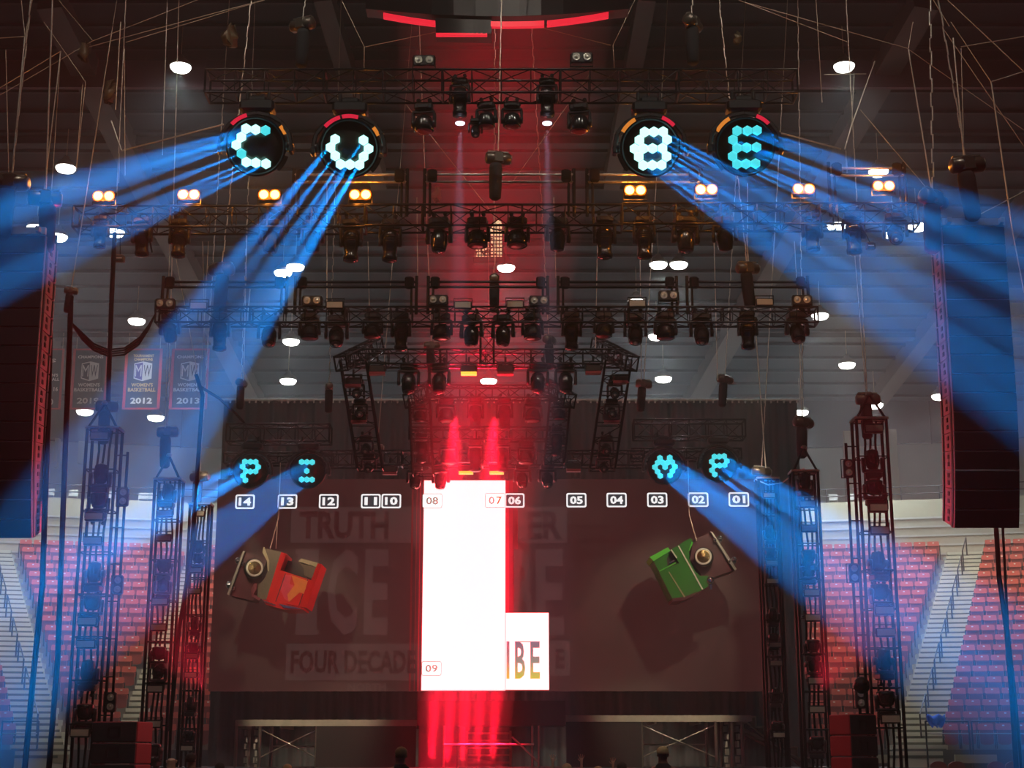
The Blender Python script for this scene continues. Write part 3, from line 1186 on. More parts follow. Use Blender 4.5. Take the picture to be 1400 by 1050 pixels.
def mover(kind):
    nm = {'profile': 'profile_moving_light', 'wash': 'wash_moving_light', 'beam': 'beam_moving_light'}[kind]
    t = thing(nm, (0, 0, 0))
    for s in (-1, 1):
        b = MB()
        b.box((s * .12, 0, -.05), (.05, .06, .12))
        b.tube((s * .12, -.04, -.0), (s * .12, .04, 0), .045, 8)
        b.build('clamp', 'truss', t)
    b = MB(); b.cbox((0, 0, -.17), (.40, .30, .15), .03); b.cbox((0, -.155, -.17), (.22, .02, .08), .006); b.build('base', 'black', t)
    if kind == 'profile':
        arm, wd = .36, .23
    else:
        arm, wd = .24, .225
    b = MB()
    b.cbox((0, 0, -.28), (wd * 2 + .04, .18, .07), .02)
    for s in (-1, 1):
        b.cbox((s * wd, 0, -.28 - arm / 2), (.065, .17, arm), .025)
        b.lathe([(.09, -.035), (.09, .035)], Matrix.Translation((s * wd, 0, -.28 - arm)) @ Matrix.Rotation(math.pi / 2, 4, 'Y'), 14)
    b.build('yoke', 'black', t)
    b = MB()
    if kind == 'profile':
        b.lathe([(.10, .30), (.16, .27), (.19, .16), (.195, -.06), (.165, -.10), (.16, -.30), (.18, -.33), (.175, -.42), (.15, -.43)], None, 20)
        for i in range(3):
            b.lathe([(.197, .12 - i * .05), (.205, .11 - i * .05), (.197, .10 - i * .05)], None, 20)
        fz, fr = -.432, .14
    elif kind == 'wash':
        b.lathe([(.09, .17), (.16, .13), (.19, .04), (.205, -.08), (.21, -.16), (.19, -.17)], None, 20)
        fz, fr = -.172, .18
    else:
        b.lathe([(.07, .20), (.13, .16), (.165, .06), (.165, -.10), (.145, -.22), (.135, -.25), (.12, -.252)], None, 20)
        fz, fr = -.252, .115
    hd = b.build('head', 'gloss', t, (0, 0, -.28 - arm))
    b = MB(); b.lathe([(fr, fz), (fr, fz - .006), (fr * .6, fz - .022), (.01, fz - .03)], None, 18)
    b.build('lens', 'washled' if kind == 'wash' else 'lens', hd)
    if kind == 'beam':
        b = MB(); b.lathe([(.05, fz - .022), (.035, fz - .045), (.01, fz - .05)], None, 10); b.build('lens_glint', 'aim', hd)  # pale core puts the lens glint into the colour
    return t


PROTO = {k: mover(k) for k in ('profile', 'wash', 'beam')}


def place(kind, P, tilt=0., pan=0., s=1., rot=None, label='', group=None):
    o = inst(PROTO[kind], P, rot or (0, 0, pan), s)
    for ch in o.children:
        if ch.name.startswith('head'):
            ch.rotation_euler = (tilt, 0, 0)
    tag(o, label, 'moving light', group)
    return o


def row(kind_list, Y, s, where, grp):
    """(kind, pixel x, pixel y of the clamp, tilt, scale)"""
    kind_list = sorted(kind_list, key=lambda r: r[1])
    cnt = {}
    for r in kind_list:
        kd, x, y, tl = r[:4]
        sc = (r[4] if len(r) > 4 else 1) * (.9 if kd == 'profile' and Y > 31 else 1)
        cnt[kd] = cnt.get(kd, 0) + 1
        tot = sum(1 for q in kind_list if q[0] == kd)
        w = {'profile': 'long black profile light', 'wash': 'squat wash light', 'beam': 'rounded beam light'}[kd]
        lab = ('%s %s' % (w, where)) + (', %s from its left end' % ORD[cnt[kd]] if tot > 1 else '')
        place(kd, at(x, y, Y), R(tl), R(random.uniform(-14, 14)), s * sc, None, lab, grp)


row([('wash', 580, 138, 0), ('profile', 629, 104, 0, .86), ('wash', 665, 136, 0, .9), ('wash', 700, 136, 0, .9), ('profile', 748, 104, 0, .86), ('wash', 792, 138, 0),
     ('beam', 650, 160, -30, .6)], 30, 1.0, 'under the uppermost truss', 'lights under the uppermost truss')
for x in (629, 748):
    P = at(x, 168, 29.9)
    MB().lathe([(.10, 0), (.10, -.02), (.05, -.03)], None, 16).build('lit_lens', 'beamlens', None, P)
    lo = bpy.data.objects['lit_lens' if x == 629 else 'lit_lens.001']
    tag(lo, 'glowing white lens at the foot of the %s downward beam' % ('left' if x == 629 else 'right'), 'lens')
    spot('white_profile_beam', P - Vector((0, 0, .08)), (0, 0, -1), 7, 26000, (.72, .66, 1), .05, .5)
row([('profile', 139, 292, 0, .85), ('profile', 196, 294, 8), ('profile', 247, 296, -5), ('beam', 372, 296, -8, 1.1), ('beam', 428, 297, 10, 1.05), ('profile', 481, 296, 0, 1.1),
     ('profile', 534, 296, 4, 1.1), ('beam', 601, 293, -10, 1.15), ('wash', 653, 293, -4, 1.1), ('wash', 707, 293, -4, 1.1), ('beam', 762, 293, 8, 1.1), ('profile', 826, 292, 0, 1.1),
     ('profile', 880, 292, 0, 1.1), ('beam', 936, 291, -8, 1.2), ('beam', 990, 292, 25, 1.1), ('profile', 1109, 288, 0), ('profile', 1165, 286, 0, 1.1), ('beam', 1222, 287, -45, 1.1)],
    32, .98, 'under the second-highest truss', 'lights under the second-highest truss')
row([('beam', 234, 425, 22, 1.0), ('profile', 302, 424, 4, 1.05), ('beam', 369, 427, -28, 1.12), ('wash', 424, 424, 0, 1.05), ('beam', 461, 427, -25, 1.12), ('wash', 510, 424, 0, 1.0), ('profile', 549, 424, 0, 1.05),
     ('wash', 604, 424, 0, 1.05), ('beam', 645, 426, -10, 1.1), ('beam', 688, 426, -10, 1.1), ('wash', 728, 424, 0, 1.05), ('profile', 781, 423, 0, 1.05), ('wash', 825, 423, 0, 1.0), ('beam', 868, 424, -25, 1.12),
     ('wash', 909, 422, 0, 1.1), ('beam', 958, 424, -25, 1.12), ('profile', 1021, 422, 0, 1.05), ('beam', 1088, 422, -28, 1.12)],
    35, .98, 'under the third truss', 'lights under the third truss')
row([('beam', 559, 492, -8, 1.15), ('beam', 601, 492, -8, 1.15), ('beam', 735, 491, -8, 1.15), ('beam', 773, 491, -8, 1.15)], 38, .98, 'under the fourth truss', 'lights under the fourth truss')
row([('wash', 610, 541, -5, 1.05), ('profile', 650, 540, 0, 1.0), ('profile', 690, 540, 0, 1.0), ('wash', 728, 541, -5, 1.05)], 40, .98, 'under the short narrow truss', 'lights under the narrow truss')
row([('wash', 613, 599, -5, 1.05), ('profile', 650, 598, 0, 1.0), ('profile', 687, 598, 0, 1.0), ('wash', 720, 599, -5, 1.05)], 41.5, .98, 'under the crowded short truss', 'lights under the crowded short truss')
row([('beam', 568, 632, -30, 1.0), ('beam', 603, 632, -20, 1.0), ('beam', 714, 631, -35, 1.0), ('beam', 748, 631, -35, 1.0)], 42.8, .98, 'under the lowest truss', 'lights under the lowest truss')
# lights clamped inside the ladders
for lab, grp, x0, y0, Ya, x1, y1, Yb, lst in (
        ('inside the left slanted ladder', 'lights in the left slanted ladder', 482, 492, 37.7, 505, 640, 39.3, (.24, .42, .76, .93)),
        ('inside the right slanted ladder', 'lights in the right slanted ladder', 846, 492, 37.7, 824, 640, 39.3, (.24, .42, .76, .93)),
        ('inside the short left ladder', 'lights in the short left ladder', 573, 545, 39.7, 578, 648, 40.7, (.15, .55)),
        ('inside the short right ladder', 'lights in the short right ladder', 766, 545, 39.7, 758, 632, 40.7, (.15, .55))):
    a = at(x0, y0, Ya); c = at(x1, y1, Yb)
    for i, f in enumerate(lst):
        short = 'short' in lab
        kd = ('wash', 'profile')[i] if short else 'beam'
        P = a.lerp(c, f) + Vector((0, .12, .28))
        place(kd, P, R(-60 if not short else 0), 0, .8, None, '%s light %s, %s from its top' % ('dark beam' if kd == 'beam' else kd, lab, ORD[i + 1]), grp)


def strobe(kind=''):
    t = thing('strobe_light', (0, 0, 0))
    b = MB(); b.cbox((0, 0, 0), (.46, .16, .22), .02); b.build('housing', 'black', t)
    b = MB(); b.box((0, -.088, 0), (.41, .02, .15)); b.build('lens_panel', 'plate', t)
    b = MB()
    for s in (-1, 1):
        b.box((s * .242, 0, .08), (.015, .06, .22))
    b.box((0, 0, .19), (.5, .06, .015)); b.build('bracket', 'truss', t)
    return t


def strobe_down(m):
    """strobe hung with its lens tipped towards the floor, seen as a bar under its housing"""
    t = thing('strobe_light', (0, 0, 0))
    b = MB(); b.cbox((0, 0, 0), (.44, .22, .20), .03); b.build('housing', 'black', t)
    b = MB(); b.box((0, -.02, -.125), (.42, .2, .07)); b.build('lens_panel', m, t)
    b = MB()
    for s in (-1, 1):
        b.box((s * .235, 0, .08), (.015, .06, .24))
    b.tube((0, 0, .2), (0, 0, .34), .03, 8); b.box((0, 0, .2), (.48, .06, .015)); b.build('bracket', 'truss', t)
    return t


ST = {'plate': strobe(), 'red': strobe_down('strobe_r'), 'yellow': strobe_down('strobe_y')}


def blinder(m):
    t = thing('two_cell_blinder', (0, 0, 0))
    b = MB(); b.cbox((0, 0, 0), (.50, .16, .27), .02); b.build('housing', 'black', t)
    for s in (-1, 1):
        b = MB()
        T = Matrix.Translation((s * .125, -.08, 0)) @ Matrix.Rotation(math.pi / 2, 4, 'X')
        if m == 'amber':
            b.lathe([(.10, 0), (.10, .02), (.06, .04), (.01, .045)], T, 18)
        else:
            b.lathe([(.095, 0), (.095, .02), (.075, .022), (.05, .008), (.03, .03), (.01, .035)], T, 18)
        lp_ = b.build('lamp', m, t)
        if m == 'amber':
            MB().lathe([(.125, -.002), (.128, .012), (.102, .016), (.10, -.002)], T, 20).build('lamp_rim_glow', 'amber_rim_glow', lp_)  # glow of the reflector cup painted as an emissive ring
    b = MB()
    for s in (-1, 1):
        b.box((s * .262, 0, -.05), (.015, .06, .3))
    b.box((0, 0, -.2), (.54, .06, .015)); b.build('bracket', 'truss', t)
    return t


BL = {'amber': blinder('amber'), 'bulb': blinder('bulb')}
for i, (x, y) in enumerate(((143, 270), (259, 268), (369, 268), (493, 268), (868, 262), (965, 261), (1098, 260), (1207, 256))):
    P = at(x, y, 31.8)
    o = inst(BL['amber'], P, (0, 0, 0), .98)
    tag(o, 'two glowing amber lamps side by side on the second-highest truss, %s pair from the left' % ORD[i + 1], 'blinder', 'amber blinders')
    for s in (-1, 1):
        point('amber_glow', P + Vector((s * .125, -.5, .03)), 32, (1, .30, .03), .04)
BS = [(580, 84, 30, 'on top of the uppermost truss, left one'), (795, 80, 30, 'on top of the uppermost truss, right one')]
for i, (x, y) in enumerate(((226, 416), (427, 412), (599, 411), (737, 412), (914, 405), (1096, 411))):
    BS.append((x, y, 34.8, 'on the third truss, %s from the left' % ORD[i + 1]))
for x, y, Y, w in BS:
    o = inst(BL['bulb'], at(x, y, Y), (0, 0, 0), .92)
    tag(o, 'unlit two-cell blinder ' + w, 'blinder', 'unlit blinders')
for i, (x, y) in enumerate(((272, 419), (458, 418), (633, 418), (704, 417), (871, 416), (1045, 414))):
    o = inst(ST['plate'], at(x, y, 34.8), (0, 0, 0), .9)
    tag(o, 'beige strobe panel on the third truss, %s from the left' % ORD[i + 1], 'strobe light', 'strobes on the third truss')
for i, (x, y, Y, m, w) in enumerate(((516, 505, 37.9, 'red', 'first under the fourth truss'), (641, 505, 37.9, 'yellow', 'lit yellow under the fourth truss'), (691, 505, 37.9, 'red', 'second under the fourth truss'), (811, 504, 37.9, 'red', 'third under the fourth truss'),
                                     (533, 642, 43, 'red', 'left one above the screen edge'), (637, 641, 42.4, 'yellow', 'lit yellow above the lit column, left'), (679, 641, 42.4, 'yellow', 'lit yellow above the lit column, right'), (784, 638, 43, 'red', 'right one above the screen edge'),
                                     (483, 522, 38, 'red', 'highest in the left slanted ladder'), (491, 571, 38.6, 'red', 'middle of the left slanted ladder'),
                                     (849, 517, 38, 'red', 'highest in the right slanted ladder'), (836, 571, 38.6, 'red', 'middle of the right slanted ladder'))):
    o = inst(ST[m], at(x, y, Y), (0, 0, 0), .95)
    tag(o, ('strobe with a yellow glowing bar, %s' if m == 'yellow' else 'strobe with a red-lit bar, %s') % w, 'strobe light', 'hanging strobes')

# ------------------------------------------------------------------ big pixel lights that spell letters


def pixel_light(letter, cx, cy, rad, Y, cells, sc, origin, cr, tgt, mats, label, energy):
    """cells: zoomed pixel spots of the lit lenses"""
    P = at(cx, cy, Y)
    ppm = px_per_m(cx, cy, Y)
    rr = rad / ppm
    tp = at(*tgt)
    bd = (tp - P).normalized()
    tocam = (EYE - P).normalized()
    nrm = (tocam * .86 + bd * .14).normalized()
    z = nrm
    u = Vector((0, 0, 1)).cross(z).normalized(); v = z.cross(u).normalized()
    t = thing('pixel_moving_light', P)
    MX = Matrix((u, v, z)).transposed().to_4x4()
    b = MB()
    b.lathe([(rr * .5, -rr * 1.0), (rr * .86, -rr * .8), (rr * 1.0, -rr * .45), (rr * 1.10, -.12), (rr * 1.12, .0), (rr * 1.05, .03), (rr * 1.02, -.02), (rr * .98, -.04)], MX, 40)
    hd = b.build('head', 'gloss', t)
    b = MB(); b.lathe([(rr * 1.01, -.045), (rr * 1.01, -.03), (rr * .01, -.028)], MX, 40); b.build('face_glass', 'face', hd)
    # yoke: faceted arch over the head, with the base above
    b = MB()
    pts = []
    for i in range(9):
        a = math.pi * (i / 8)
        pts.append(Vector((math.cos(a) * rr * 1.32, 0, math.sin(a) * rr * 1.25)))
    pts = [Vector((rr * 1.32, 0, -.28 * rr))] + pts + [Vector((-rr * 1.32, 0, -.28 * rr))]
    for p, q in zip(pts[:-1], pts[1:]):
        d = q - p; L = d.length; uu = d.normalized(); s2 = Vector((0, 1, 0)); w2 = uu.cross(s2)
        T = Matrix((w2, s2, uu)).transposed().to_4x4(); T.translation = p + d / 2
        b.cbox((0, 0, 0), (rr * .17, .22, L * 1.08), .02, T)
    for s in (-1, 1):
        b.lathe([(rr * .2, -.07), (rr * .2, .07)], Matrix.Translation((s * rr * 1.25, 0, 0)) @ Matrix.Rotation(math.pi / 2, 4, 'Y'), 14)
    b.build('yoke', 'black', t)
    b = MB(); b.cbox((0, .05, rr * 1.55), (rr * 1.3, .42, rr * .45), .05); b.cbox((0, .05, rr * 1.85), (rr * .7, .3, rr * .25), .04)
    for s in (-1, 1):
        b.tube((s * rr * .4, .05, rr * 1.9), (s * rr * .4, .05, rr * 2.2), .04, 8)
    b.build('base', 'black', t)
    # red and amber reflections painted as glowing patches on the rim
    def seg(a0, a1, m):
        b = MB(); n = 6; vs = []
        for i in range(n + 1):
            a = R(a0 + (a1 - a0) * i / n)
            for r_, h in ((rr * 1.10, .015), (rr * 1.24, .015), (rr * 1.24, -.05), (rr * 1.10, -.05)):
                vs.append(MX @ Vector((math.cos(a) * r_, math.sin(a) * r_, h)))
        fs = [(i * 4 + k, i * 4 + 4 + k, i * 4 + 4 + (k + 1) % 4, i * 4 + (k + 1) % 4) for i in range(n) for k in range(4)]
        fs += [(0, 1, 2, 3), (n * 4 + 3, n * 4 + 2, n * 4 + 1, n * 4)]
        b.add(vs, fs).build('ring_patch', m, hd)
    if rad > 30:
        if cx < 700:
            seg(108, 140, 'refl_r'); seg(25, 42, 'refl_o')
            if letter == 'U': seg(75, 104, 'refl_r')
            seg(-45, -15, 'chrome')
        else:
            seg(118, 150, 'refl_o'); seg(42, 68, 'refl_r')
            seg(190, 225, 'chrome')
    ax, ay = origin
    for k, c in enumerate(cells):
        px, py = ax + c[0] / sc, ay + c[1] / sc
        o = u * ((px - cx) / ppm) * 1.0 + v * (-(py - cy) / ppm) * 1.0
        # square up to the tilted disc
        b = MB()
        h = []
        hr_ = cr / ppm
        for zz, r_ in ((-.03, hr_), (.03, hr_ * .97), (.05, hr_ * .7)):
            for i in range(6):
                a = math.pi / 3 * i + math.pi / 6
                h.append(o + u * math.cos(a) * r_ + v * math.sin(a) * r_ + z * zz)
        fs = [tuple(range(12, 18))]
        for q in (0, 6):
            fs += [(q + i, q + (i + 1) % 6, q + 6 + (i + 1) % 6, q + 6 + i) for i in range(6)]
        b.add(h, fs)
        b.build('led_cell', mats if not (len(c) > 2) else 'cell_s', hd)
        spot('blue_pixel_beam', P + o + z * .16, bd + o * .035, 2.1, energy, (.0, .29, 1), .02, .75)
    tag(t, label, 'moving light', 'big pixel lights spelling letters')
    return t


E_T, E_B = 480000, 330000
O1 = (290, 140)
pixel_light('C', 349.8, 199.8, 37, 29.4, [(257, 207), (330, 210), (405, 212, 1), (223, 272), (187, 333), (227, 397, 1), (265, 460), (338, 462), (415, 465)], 5.6, O1, 7.3,
            (40, 318, 20), 'cell', 'large round light with cyan cells in a C shape, leftmost on the uppermost truss', E_T)
pixel_light('U', 477.5, 202.5, 37, 29.4, [(941, 287), (1157, 287), (907, 350), (1197, 350), (944, 412), (1160, 412), (985, 475), (1057, 475), (1130, 475)], 5.6, O1, 7.3,
            (285, 470, 20), 'cell', 'large round light with white-cyan cells in a U shape on the uppermost truss', E_T)
O2 = (840, 140)
pixel_light('B', 889, 201.6, 37, 29.4, [(232, 228), (303, 228), (373, 228), (192, 288), (403, 288), (155, 353), (223, 353), (293, 353), (368, 353), (187, 415), (400, 415), (220, 480), (291, 480), (362, 480)], 5.6, O2, 7.3,
            (1250, 430, 21), 'cell', 'large round light with white-cyan cells in a B shape on the uppermost truss', E_T * .8)
pixel_light('E', 1018.6, 199.8, 37, 29.4, [(943, 217), (1020, 220), (1093, 220), (910, 283), (940, 347), (1013, 347), (1088, 347), (905, 408), (937, 470), (1006, 470), (1078, 470)], 5.6, O2, 7.3,
            (1370, 340, 21), 'cell_s', 'large round light with cyan cells in an E shape, rightmost on the uppermost truss', E_T * .8)
O3 = (300, 560)
pixel_light('P', 343, 644, 22, 42.9, [(240, 500), (293, 500), (343, 500), (220, 547), (368, 547), (252, 590), (295, 593), (345, 590), (228, 635), (252, 677)], 7, O3, 4.3,
            (130, 762, 29), 'cell_s', 'round pixel light with cyan cells in a P shape, outermost left above the screen', E_B)
pixel_light('S', 421, 644, 22, 42.9, [(785, 503), (835, 503), (885, 503), (835, 588), (788, 670), (838, 670), (888, 670)], 7, O3, 4.3,
            (200, 808, 29), 'cell_s', 'round pixel light with three bars of cyan cells, above tags 12 and 13', E_B)
O4 = (860, 560)
pixel_light('M', 908.6, 638.6, 22, 42.9, [(298, 463), (392, 460), (275, 508), (323, 508), (370, 508), (415, 505), (248, 550), (345, 550), (440, 547), (272, 593), (415, 590), (297, 635), (392, 630)], 7, O4, 4.3,
            (1120, 790, 29), 'cell_s', 'round pixel light with cyan cells in an M shape, above tag 03', E_B * .85)
pixel_light('P', 983, 635.7, 22, 42.9, [(820, 450), (865, 450), (912, 447), (793, 497), (937, 495), (818, 537), (867, 535), (915, 533), (793, 580), (818, 620)], 7, O4, 4.3,
            (1190, 765, 29), 'cell_s', 'round pixel light with cyan cells in a P shape, above tags 01 and 02', E_B)

# ------------------------------------------------------------------ towers


def tower(x, ytop, Y, w, dp, word, plates, movers, side=0, blinders=()):
    a = at(x, ytop, Y)
    H = a.z - 1.5
    t = thing('light_tower', (a.x, Y, 1.5))
    C = []
    for sx, sy in ((-1, 0), (1, 0), (1, 1), (-1, 1)):
        o = Vector((sx * w / 2, sy * dp, 0)); C.append((o, o + Vector((0, 0, H))))
        MB().tube(o, o + Vector((0, 0, H)), .04, 8).build('chord', 'truss', t)
    for i in range(4):
        bb = MB(); lattice(bb, C[i], C[(i + 1) % 4], max(4, round(H / .95)), .018, False); bb.build('lacing', 'truss', t)
    bb = MB()
    for k in range(3):
        xx = -w * .2 + k * w * .2
        pts = [Vector((xx + .03 * math.sin(j * 1.7 + k), dp * .5, H * (1 - j / 16))) for j in range(17)]
        bb.path(pts, .028, 6)
    bb.build('cable_loom', 'rubber', t)
    bb = MB(); bb.box((0, dp / 2, H + .03), (w + .1, dp + .1, .05)); bb.build('top_plate', 'steel', t)
    bb = MB()
    if side:
        X = side * (w / 2 + .26)
        bb.tube((X, .1, H * .12), (X, .1, H * .93), .035, 8)
        for k in range(8):
            bb.tube((side * w / 2, .1, H * (.15 + k * .11)), (X, .1, H * (.15 + k * .11)), .018, 6)
        bb.build('outrigger_pole', 'truss', t)
    tag(t, 'black light tower, ' + word, 'tower', 'light towers beside the screen')
    for i, y in enumerate(plates):
        z = zat(y, Y)
        o = inst(ST['plate'], (a.x - side * .03, Y - .05, z), (0, 0, 0), min(.98, w / .72))
        tag(o, 'beige strobe panel on the %s, %s from its top' % (word, ORD[i + 1]), 'strobe light', 'strobes on the ' + word)
    for i, y in enumerate(movers):
        z = zat(y, Y)
        place(('beam', 'wash')[i % 2], Vector((a.x, Y + .12, z - .42)), 0, R(0), .98 * w / .7, (math.pi, 0, R(random.uniform(-25, 25))), 'dark moving light on the %s, %s from its top' % (word, ORD[i + 1]), 'lights on the ' + word)
        for ch in []:
            pass
    for i, y in enumerate(blinders):
        o = inst(BL['bulb'], (a.x + side * (w / 2 + .26), Y - .02, zat(y, Y)), (0, R(90), 0), .85)
        tag(o, 'unlit two-cell blinder beside the %s, %s from its top' % (word, ORD[i + 1]), 'blinder', 'unlit blinders')
    return t, a


# the movers stand upright on their bases between the chords: their heads look at the house
TW = [
    (140, 586, 36, .72, .5, 'outer left tower', (597, 707, 740, 850, 881, 1002), (655, 690, 790, 830, 925, 980), 1, (680, 800, 960)),
    (229, 656, 38, .62, .45, 'middle left tower', (703, 736, 823, 858, 942, 990), (675, 775, 800, 895, 920, 1028), 0, ()),
    (273, 690, 40, .5, .42, 'inner left tower', (703, 780, 809, 897, 923, 1023), (745, 760, 850, 882, 960, 1003), 0, ()),
    (1050, 655, 40, .5, .42, 'inner right tower', (678, 770, 795, 882, 907, 1005), (725, 752, 838, 870, 948, 990), 0, ()),
    (1101, 645, 38, .62, .45, 'middle right tower', (690, 723, 811, 845, 931, 970), (660, 762, 780, 885, 910, 1018), 0, ()),
    (1191, 573, 36, .72, .5, 'outer right tower', (587, 695, 726, 835, 865, 983), (635, 672, 775, 815, 910, 962), -1, (641, 784, 955)),
]
TA = {}
for w in TW:
    TA[w[5]] = tower(*w)[1]

# ------------------------------------------------------------------ chain hoists


def hoist_proto():
    t = thing('chain_hoist', (0, 0, 0))
    b = MB()
    T = Matrix.Rotation(math.pi / 2, 4, 'Y')
    b.lathe([(.10, -.30), (.14, -.27), (.15, -.1), (.15, .1), (.14, .27), (.10, .30)], T, 16)
    b.cbox((0, 0, .0), (.26, .30, .30), .04)
    b.build('motor_body', 'hoist', t)
    b = MB(); b.lathe([(.11, .302), (.11, .315), (.06, .32)], T, 16); b.build('end_cover', 'steel', t)
    b = MB(); b.box((0, 0, .16), (.5, .10, .03)); b.tube((-.2, 0, .17), (.2, 0, .17), .02, 6); b.build('handle', 'steel', t)
    b = MB(); b.lathe([(.14, -.15), (.155, -.25), (.15, -.7), (.135, -.98), (.08, -1.03)], Matrix.Translation((-.05, 0, 0)), 14); b.build('chain_bag', 'fabric', t)
    return t


HP = hoist_proto()
HO = [
    (330, 524, 43.2, 75, .75, 'over the small left truss, left one', 1), (450, 529, 43.2, 100, .75, 'over the small left truss, right one', 1),
    (880, 525, 43.2, -5, .8, 'over the small right truss, left one', 1), (991, 519, 43.2, 20, .8, 'over the small right truss, right one', 1),
    (1022, 367, 35, 20, .95, 'over the third truss near its right end', 1), (303, 369, 35, 160, 1.05, 'over the third truss near its left end', 1),
    (676, 383, 35.5, 90, .8, 'hanging in the red light below the bright lattice', 0),
    (414, 34, 30, 150, .95, 'above the uppermost truss, left one', 0), (947, 32, 30, 60, .95, 'above the uppermost truss, right one', 0),
    (681, 217, 32, 10, .95, 'in the red light over the centre of the rig', 1),
    (590, 473, 38, 10, .7, 'behind the left half of the fourth truss', 0), (751, 465, 38, 60, .75, 'behind the right half of the fourth truss', 0),
    (146, 556, 36.2, 20, .9, 'above the outer left tower', 1), (229, 591, 38.2, 10, .9, 'above the middle left tower', 1), (273, 652, 40.2, -15, .85, 'above the inner left tower', 1),
    (1041, 645, 40.2, 5, .85, 'above the inner right tower', 1), (1098, 578, 38.2, 25, .9, 'above the middle right tower', 1), (1186, 546, 36.2, 0, .95, 'above the outer right tower', 1),
    (15, 250, 27.8, 0, 1.1, 'at the left edge above the left speaker array', 1), (62, 272, 28.2, 200, 1.05, 'on the inner side above the left speaker array', 1),
    (1322, 226, 27.8, 5, 1.1, 'above the middle of the right speaker array', 1), (1276, 273, 28.2, 40, 1.1, 'on the inner side above the right speaker array', 1),
    (516, 612, 43.5, 0, .6, 'behind the left slanted ladder', 0), (97, 398, 30, 10, .45, 'tipping the cable pole left of the banners', 0),
]
for x, y, Y, rz, s, w, chn in HO:
    P = at(x, y, Y)
    o = inst(HP, P, (0, R(random.uniform(-6, 6)), R(rz)), s)
    top = roofpt_z = None
    # chain up to the roof
    k = (RB - P).dot(ROOF_N) / ROOF_N.z
    k = max(1.2, min(k, 24) * .97 - .5)
    bb = MB()
    L = k / s
    n = 46
    for i in range(n):
        z0 = .16 + (min(L, 13) - .16) * i / n
        bb.tube((0, .015 * (-1) ** i, z0), (0, .015 * (-1) ** i, z0 + min(L, 13) / n), .012 / s, 4, cap=False)
    if L > 13:
        bb.tube((0, 0, 13), (0, 0, L), .014, 4, cap=False)
    c = bb.build('load_chain', 'chain' if chn else 'cable', o)
    tag(o, 'black chain hoist with its bag, ' + w, 'chain hoist', 'chain hoists')

# bridle triangles above four towers
for nm, w_, Y in (('outer left tower', .72, 36), ('middle left tower', .62, 38), ('middle right tower', .62, 38), ('outer right tower', .72, 36)):
    a = TA[nm]
    t = thing('tower_bridle', (a.x, Y, a.z))
    for s in (-1, 1):
        MB().tube((s * w_ / 2, 0, 0), (0, .05, .62), .03, 6).build('sling', 'rubber', t)
    MB().lathe([(.05, 0), (.08, .04), (.05, .09)], Matrix.Translation((0, .05, .6)), 10).build('shackle', 'steel', t)
    tag(t, 'black triangular sling holding up the ' + nm, 'sling', 'tower slings')

# ------------------------------------------------------------------ speaker line arrays


def line_array(cx, ytop, ybot, Y, wpx, side, word):
    """side = +1 when the inner side (towards mid stage) is on its left"""
    a = at(cx, ytop, Y); c = at(cx, ybot, Y)
    W = wpx / px_per_m(cx, (ytop + ybot) / 2, Y)
    H = a.z - c.z
    t = thing('line_array', a)
    n = 16
    b = MB()
    for s in (-1, 1):
        b.box((s * W * .42, .3, .06), (.08, 1.1, .1))
    b.box((0, .3, .12), (W * .9, .12, .12)); b.box((0, -.02, .08), (W, .10, .14))
    b.build('flying_frame', 'dull', t)
    P = Vector((0, 0, 0)); h = H / n * 1.01
    for i in range(n):
        ang = R(1 + max(0, i - 6) ** 1.55 * .55)
        dn = Vector((0, math.sin(ang), -math.cos(ang)))
        bk = Vector((0, math.cos(ang), math.sin(ang)))
        T = Matrix((Vector((1, 0, 0)), bk, -dn)).transposed().to_4x4(); T.translation = P
        b = MB()
        # wedge cabinet, wider in front
        hw, bw, dpth = W / 2, W / 2 * .97, .88
        vs = [(-hw, 0, -h * .985), (hw, 0, -h * .985), (bw, dpth, -h * .93), (-bw, dpth, -h * .93), (-hw, 0, 0), (hw, 0, 0), (bw, dpth, -h * .07), (-bw, dpth, -h * .07)]
        b.add(vs, [(3, 2, 1, 0), (4, 5, 6, 7), (0, 1, 5, 4), (1, 2, 6, 5), (2, 3, 7, 6), (3, 0, 4, 7)], False, T)
        cab = b.build('speaker_cabinet', 'cabside', t)
        b = MB(); b.cbox((0, -.012, -h * .5), (W * .985, .03, h * .93), .008, T); b.build('front_grille', 'grille', cab)
        for s in (-1, 1):
            b = MB()
            b.box((s * (hw * .985 + .004), .14, -h * .5), (.03, .10, h * 1.0), T)
            b.box((s * (hw * .98 + .004), .42, -h * .3), (.03, .10, h * .22), T)
            b.box((s * (hw * .98 + .004), .42, -h * .68), (.03, .10, h * .22), T)
            b.box((s * (hw * .972 + .004), .74, -h * .5), (.03, .05, h * .9), T)
            b.build('rigging_plate', 'black', cab)
        P = P + dn * h
    tag(t, 'tall curved black speaker line array at the %s edge of the picture' % word, 'speaker')
    return t


line_array(1330, 310, 716, 28, 88, 1, 'right')
line_array(18, 322, 730, 28, 92, -1, 'left')

# speaker stacks on the deck


